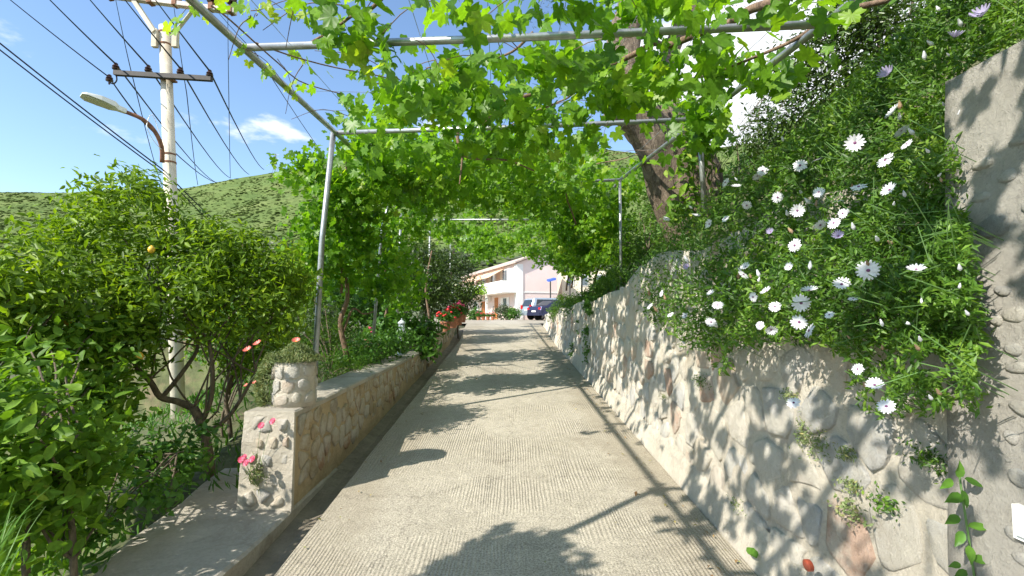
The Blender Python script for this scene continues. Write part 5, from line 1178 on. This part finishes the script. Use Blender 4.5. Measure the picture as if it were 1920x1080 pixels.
foliage('foliage', T_fat, pos, RNG.normal(size=(1500, 3))+np.array([0, -.5, 1]), RNG.normal(size=(1500, 3)), RNG.uniform(.15, .3, 1500), M_grape, hv_, kind='stuff', rnd=RNG.uniform(.5, 1, 1500))
for i, (px, d, r_, lab) in enumerate(((943, 37.5, .75, 'large grey-green bush by the corner of the pink house'), (961, 37.2, .6, 'smaller bush with red flowers by the house corner'), (890, 37, .55, 'potted shrub left of the orange doors of the house'))):
    bs = P(px, 600, d); bs.z = 1.186; bush('house_shrub', lab, 'shrub', bs, [(bs+Vector((0, 0, r_*.8)), (r_, r_, r_*.75))], 1100, T_fat, (.12, .2), M_oliv if i == 0 else M_weed, M_citrus_bark, [], 600+i, cl=24, spread=.14, nbr=0)
for i, (px, lab) in enumerate(((897, 'flower pot farthest left before the house'), (906, 'terracotta pot with red flowers before the left orange door'), (915, 'terracotta flower pot between the two orange doors'), (924, 'terracotta flower pot before the right orange door'))):
    geranium(px, 36.5, lab, M_red if i % 2 else M_mag, 1.15, z=1.186)
# right-hand cream house with blue awning
ch = thing('cream_house', 'cream house with a blue awning glimpsed right of the parked cars', 'house', (5.5, 44, 1.1))
MB().box((4.6, 44, 1.0), (12, 52, 5.6)).build('wall', plain('cream render', (.7, .62, .48), .85, var=.06, bmp=.1), ch)
for k in range(5):
    for z in (2.0, 4.2): w_ = MB().box((5+k*1.3, 43.94, z), (5.7+k*1.3, 44.0, z+1.1)).build('window', M_whitew, ch); MB().box((5.08+k*1.3, 43.92, z+.08), (5.62+k*1.3, 43.94, z+1.02)).build('pane', M_gl, w_)
M_blue = plain('blue canvas', (.05, .12, .5), .7, var=.15, bmp=0)
for x0, x1, z0, z1 in ((2.9, 3.5, 4.35, 4.5), (4.25, 5.0, 5.0, 5.15)):
    MB().add([(x0, 38, z0), (x1, 38, z1), (x1, 40, z1+.2), (x0, 40, z0+.2), (x0, 38, z0-.15), (x1, 38, z1-.15), (x1, 40, z1+.05), (x0, 40, z0+.05)], [(0,1,2,3),(7,6,5,4),(0,4,5,1),(1,5,6,2),(2,6,7,3),(3,7,4,0)]).build('awning', M_blue, ch)
for x, zt in ((3.05, 4.3), (4.6, 4.95)): MB().tube([(x, 38.05, 1.1), (x, 38.05, zt)], .05, 8).build('awning_post', M_iron, ch)

# ------------------------------------------------------------------ cars
M_tyre = plain('tyre rubber', (.02, .02, .02), .8, bmp=0); M_rim = plain('alloy rim', (.5, .5, .52), .3, .8, bmp=0)
M_tail = plain('tail light', (.5, .01, .015), .2, bmp=0); M_plate = plain('number plate', (.75, .75, .72), .4, bmp=0); M_cg = plain('car glass', (.03, .04, .05), .05, bmp=0)
def car(label, loc, rz, colr, prof, Lc, Wd, win, suv):
    paint = plain('car paint', colr, .22, .5, var=.05, bmp=0); th = thing('parked_car', label, 'car', loc, 'cars parked in the yard')
    R = Matrix.Rotation(rz, 4, 'Z'); T = Matrix.Translation(Vector(loc)) @ R
    def tr(v): return [T @ Vector(p) for p in v]
    n = len(prof); V = []                            # profile x (length), z ; cross-section narrows towards the roof
    for s in (-1, -.93, .93, 1):
        for (x, z) in prof:
            nar = 1-.16*max(0, (z-.85)/.7); inset = 1 if abs(s) < 1 else 1; dz = 0 if abs(s) < 1 else -.03
            cxm = x if abs(s) < 1 else x*.985
            V.append((cxm, s*Wd/2*nar, z+dz if z > .4 else z))
    f = [(k*n+i, k*n+(i+1) % n, (k+1)*n+(i+1) % n, (k+1)*n+i) for k in range(3) for i in range(n)]+[tuple(range(n))[::-1], tuple(3*n+i for i in range(n))]
    mk('body', tr(V), f, paint, th)
    for s in (-1, 1):                                # side glass
        q = []
        for (x, z) in win: q.append((x, s*(Wd/2*(1-.16*max(0, (z-.85)/.7))+.006), z))
        q2 = [(x, y-s*.03, z) for x, y, z in q]; k = len(q); mk('side_window', tr(q+q2), [tuple(range(k)), tuple(range(2*k-1, k-1, -1))]+[(i, (i+1) % k, k+(i+1) % k, k+i) for i in range(k)], M_cg, th)
    (xa, za), (xb, zb) = suv['rear']
    def pane(nm, xa, za, xb, zb, off):
        wa, wb = Wd/2*(1-.16*max(0, (za-.85)/.7))*.86, Wd/2*(1-.16*max(0, (zb-.85)/.7))*.82
        q = [(xa+off, -wa, za), (xa+off, wa, za), (xb+off, wb, zb), (xb+off, -wb, zb)]; q2 = [(x-off*2, y, z-.01) for x, y, z in q]
        mk(nm, tr(q+q2), [(0,1,2,3),(7,6,5,4),(0,4,5,1),(1,5,6,2),(2,6,7,3),(3,7,4,0)], M_cg, th)
    pane('rear_window', xa, za, xb, zb, -.02); (xa, za), (xb, zb) = suv['front']; pane('windscreen', xa, za, xb, zb, .02)
    xr = suv['xr']
    for s in (-1, 1):
        B = MB(); B.box((xr-.03, s*Wd*.40-.13, suv['tz']), (xr+.12, s*Wd*.40+.13, suv['tz']+suv['th'])); B.v = tr(B.v); B.build('tail_light', M_tail, th)
    B = MB(); B.box((xr-.035, -.26, suv['pz']), (xr+.0, .26, suv['pz']+.12)); B.v = tr(B.v); B.build('number_plate', M_plate, th)
    B = MB(); B.box((xr-.08, -Wd*.46, .35), (xr+.2, Wd*.46, .55)); B.v = tr(B.v); B.build('bumper', paint, th)
    for x in (-Lc*.3, Lc*.3):
        for s in (-1, 1):
            c = T @ Vector((x, s*(Wd/2-.09), .33)); axv = R @ Vector((0, s, 0))
            w_ = MB().lathe(c-axv*.1, [(.2, 0), (.31, .0), (.33, .03), (.33, .17), (.31, .2), (.2, .2)], 20, axis=axv).build('wheel', M_tyre, th, origin=c)
            MB().lathe(c+axv*.085, [(.2, 0), (.19, .02), (.05, .03)], 14, axis=axv).build('rim', M_rim, w_)
suvp = [(-2.2,.35),(-2.22,.8),(-2.15,1.05),(-1.95,1.6),(-1.7,1.7),(.3,1.7),(1.0,1.15),(2.0,1.0),(2.2,.8),(2.22,.35)]
sedp = [(-2.2,.35),(-2.25,.75),(-2.15,1.0),(-1.6,1.05),(-.9,1.42),(.3,1.44),(1.05,1.0),(2.05,.85),(2.2,.7),(2.22,.35)]
car('silver-blue off-road car parked with its rear to the driveway', (3.05, 38.1, 1.19), math.radians(27), (.42, .5, .58), suvp, 4.4, 1.8, [(-1.8,1.1),(-1.65,1.58),(.2,1.58),(.8,1.12)], dict(rear=((-2.17,1.08),(-1.97,1.56)), front=((.4,1.6),(.95,1.2)), xr=-2.2, tz=.85, th=.3, pz=.7))
car('dark blue car with red tail lights parked in front of the silver one', (3.45, 35.7, 1.19), math.radians(32), (.04, .045, .1), sedp, 4.4, 1.75, [(-1.35,1.05),(-.85,1.36),(.25,1.38),(.85,1.04)], dict(rear=((-1.55,1.08),(-.98,1.39)), front=((.38,1.4),(1.0,1.04)), xr=-2.21, tz=.7, th=.22, pz=.6))

# far white building at left, path
wb = thing('white_building', 'small white flat-roofed building glimpsed through the leaves at far left', 'house', P(115, 560, 60))
q = P(115, 512, 60); MB().box((q.x-2.2, 58, q.z-5), (q.x+2.0, 64, q.z-.35)).build('wall', M_whitew, wb); MB().box((q.x-2.5, 57.6, q.z-.33), (q.x+2.3, 64.4, q.z)).build('roof', M_whitew, wb)
MB().box((q.x-1, 57.9, q.z-2.6), (q.x, 58, q.z-1.2)).build('window', M_gl, wb)
fw = thing('white_kerb_wall', 'low white wall on the lower terrace behind the lemon tree trunks', 'wall', P(330, 830, 8))
a, b2 = P(240, 850, 8.2), P(470, 770, 10.5); MB().obox((a+b2)/2, (b2-a)/2, Vector((.05, .1, 0)), (0, 0, .16)).build('wall_body', M_whitew, fw)
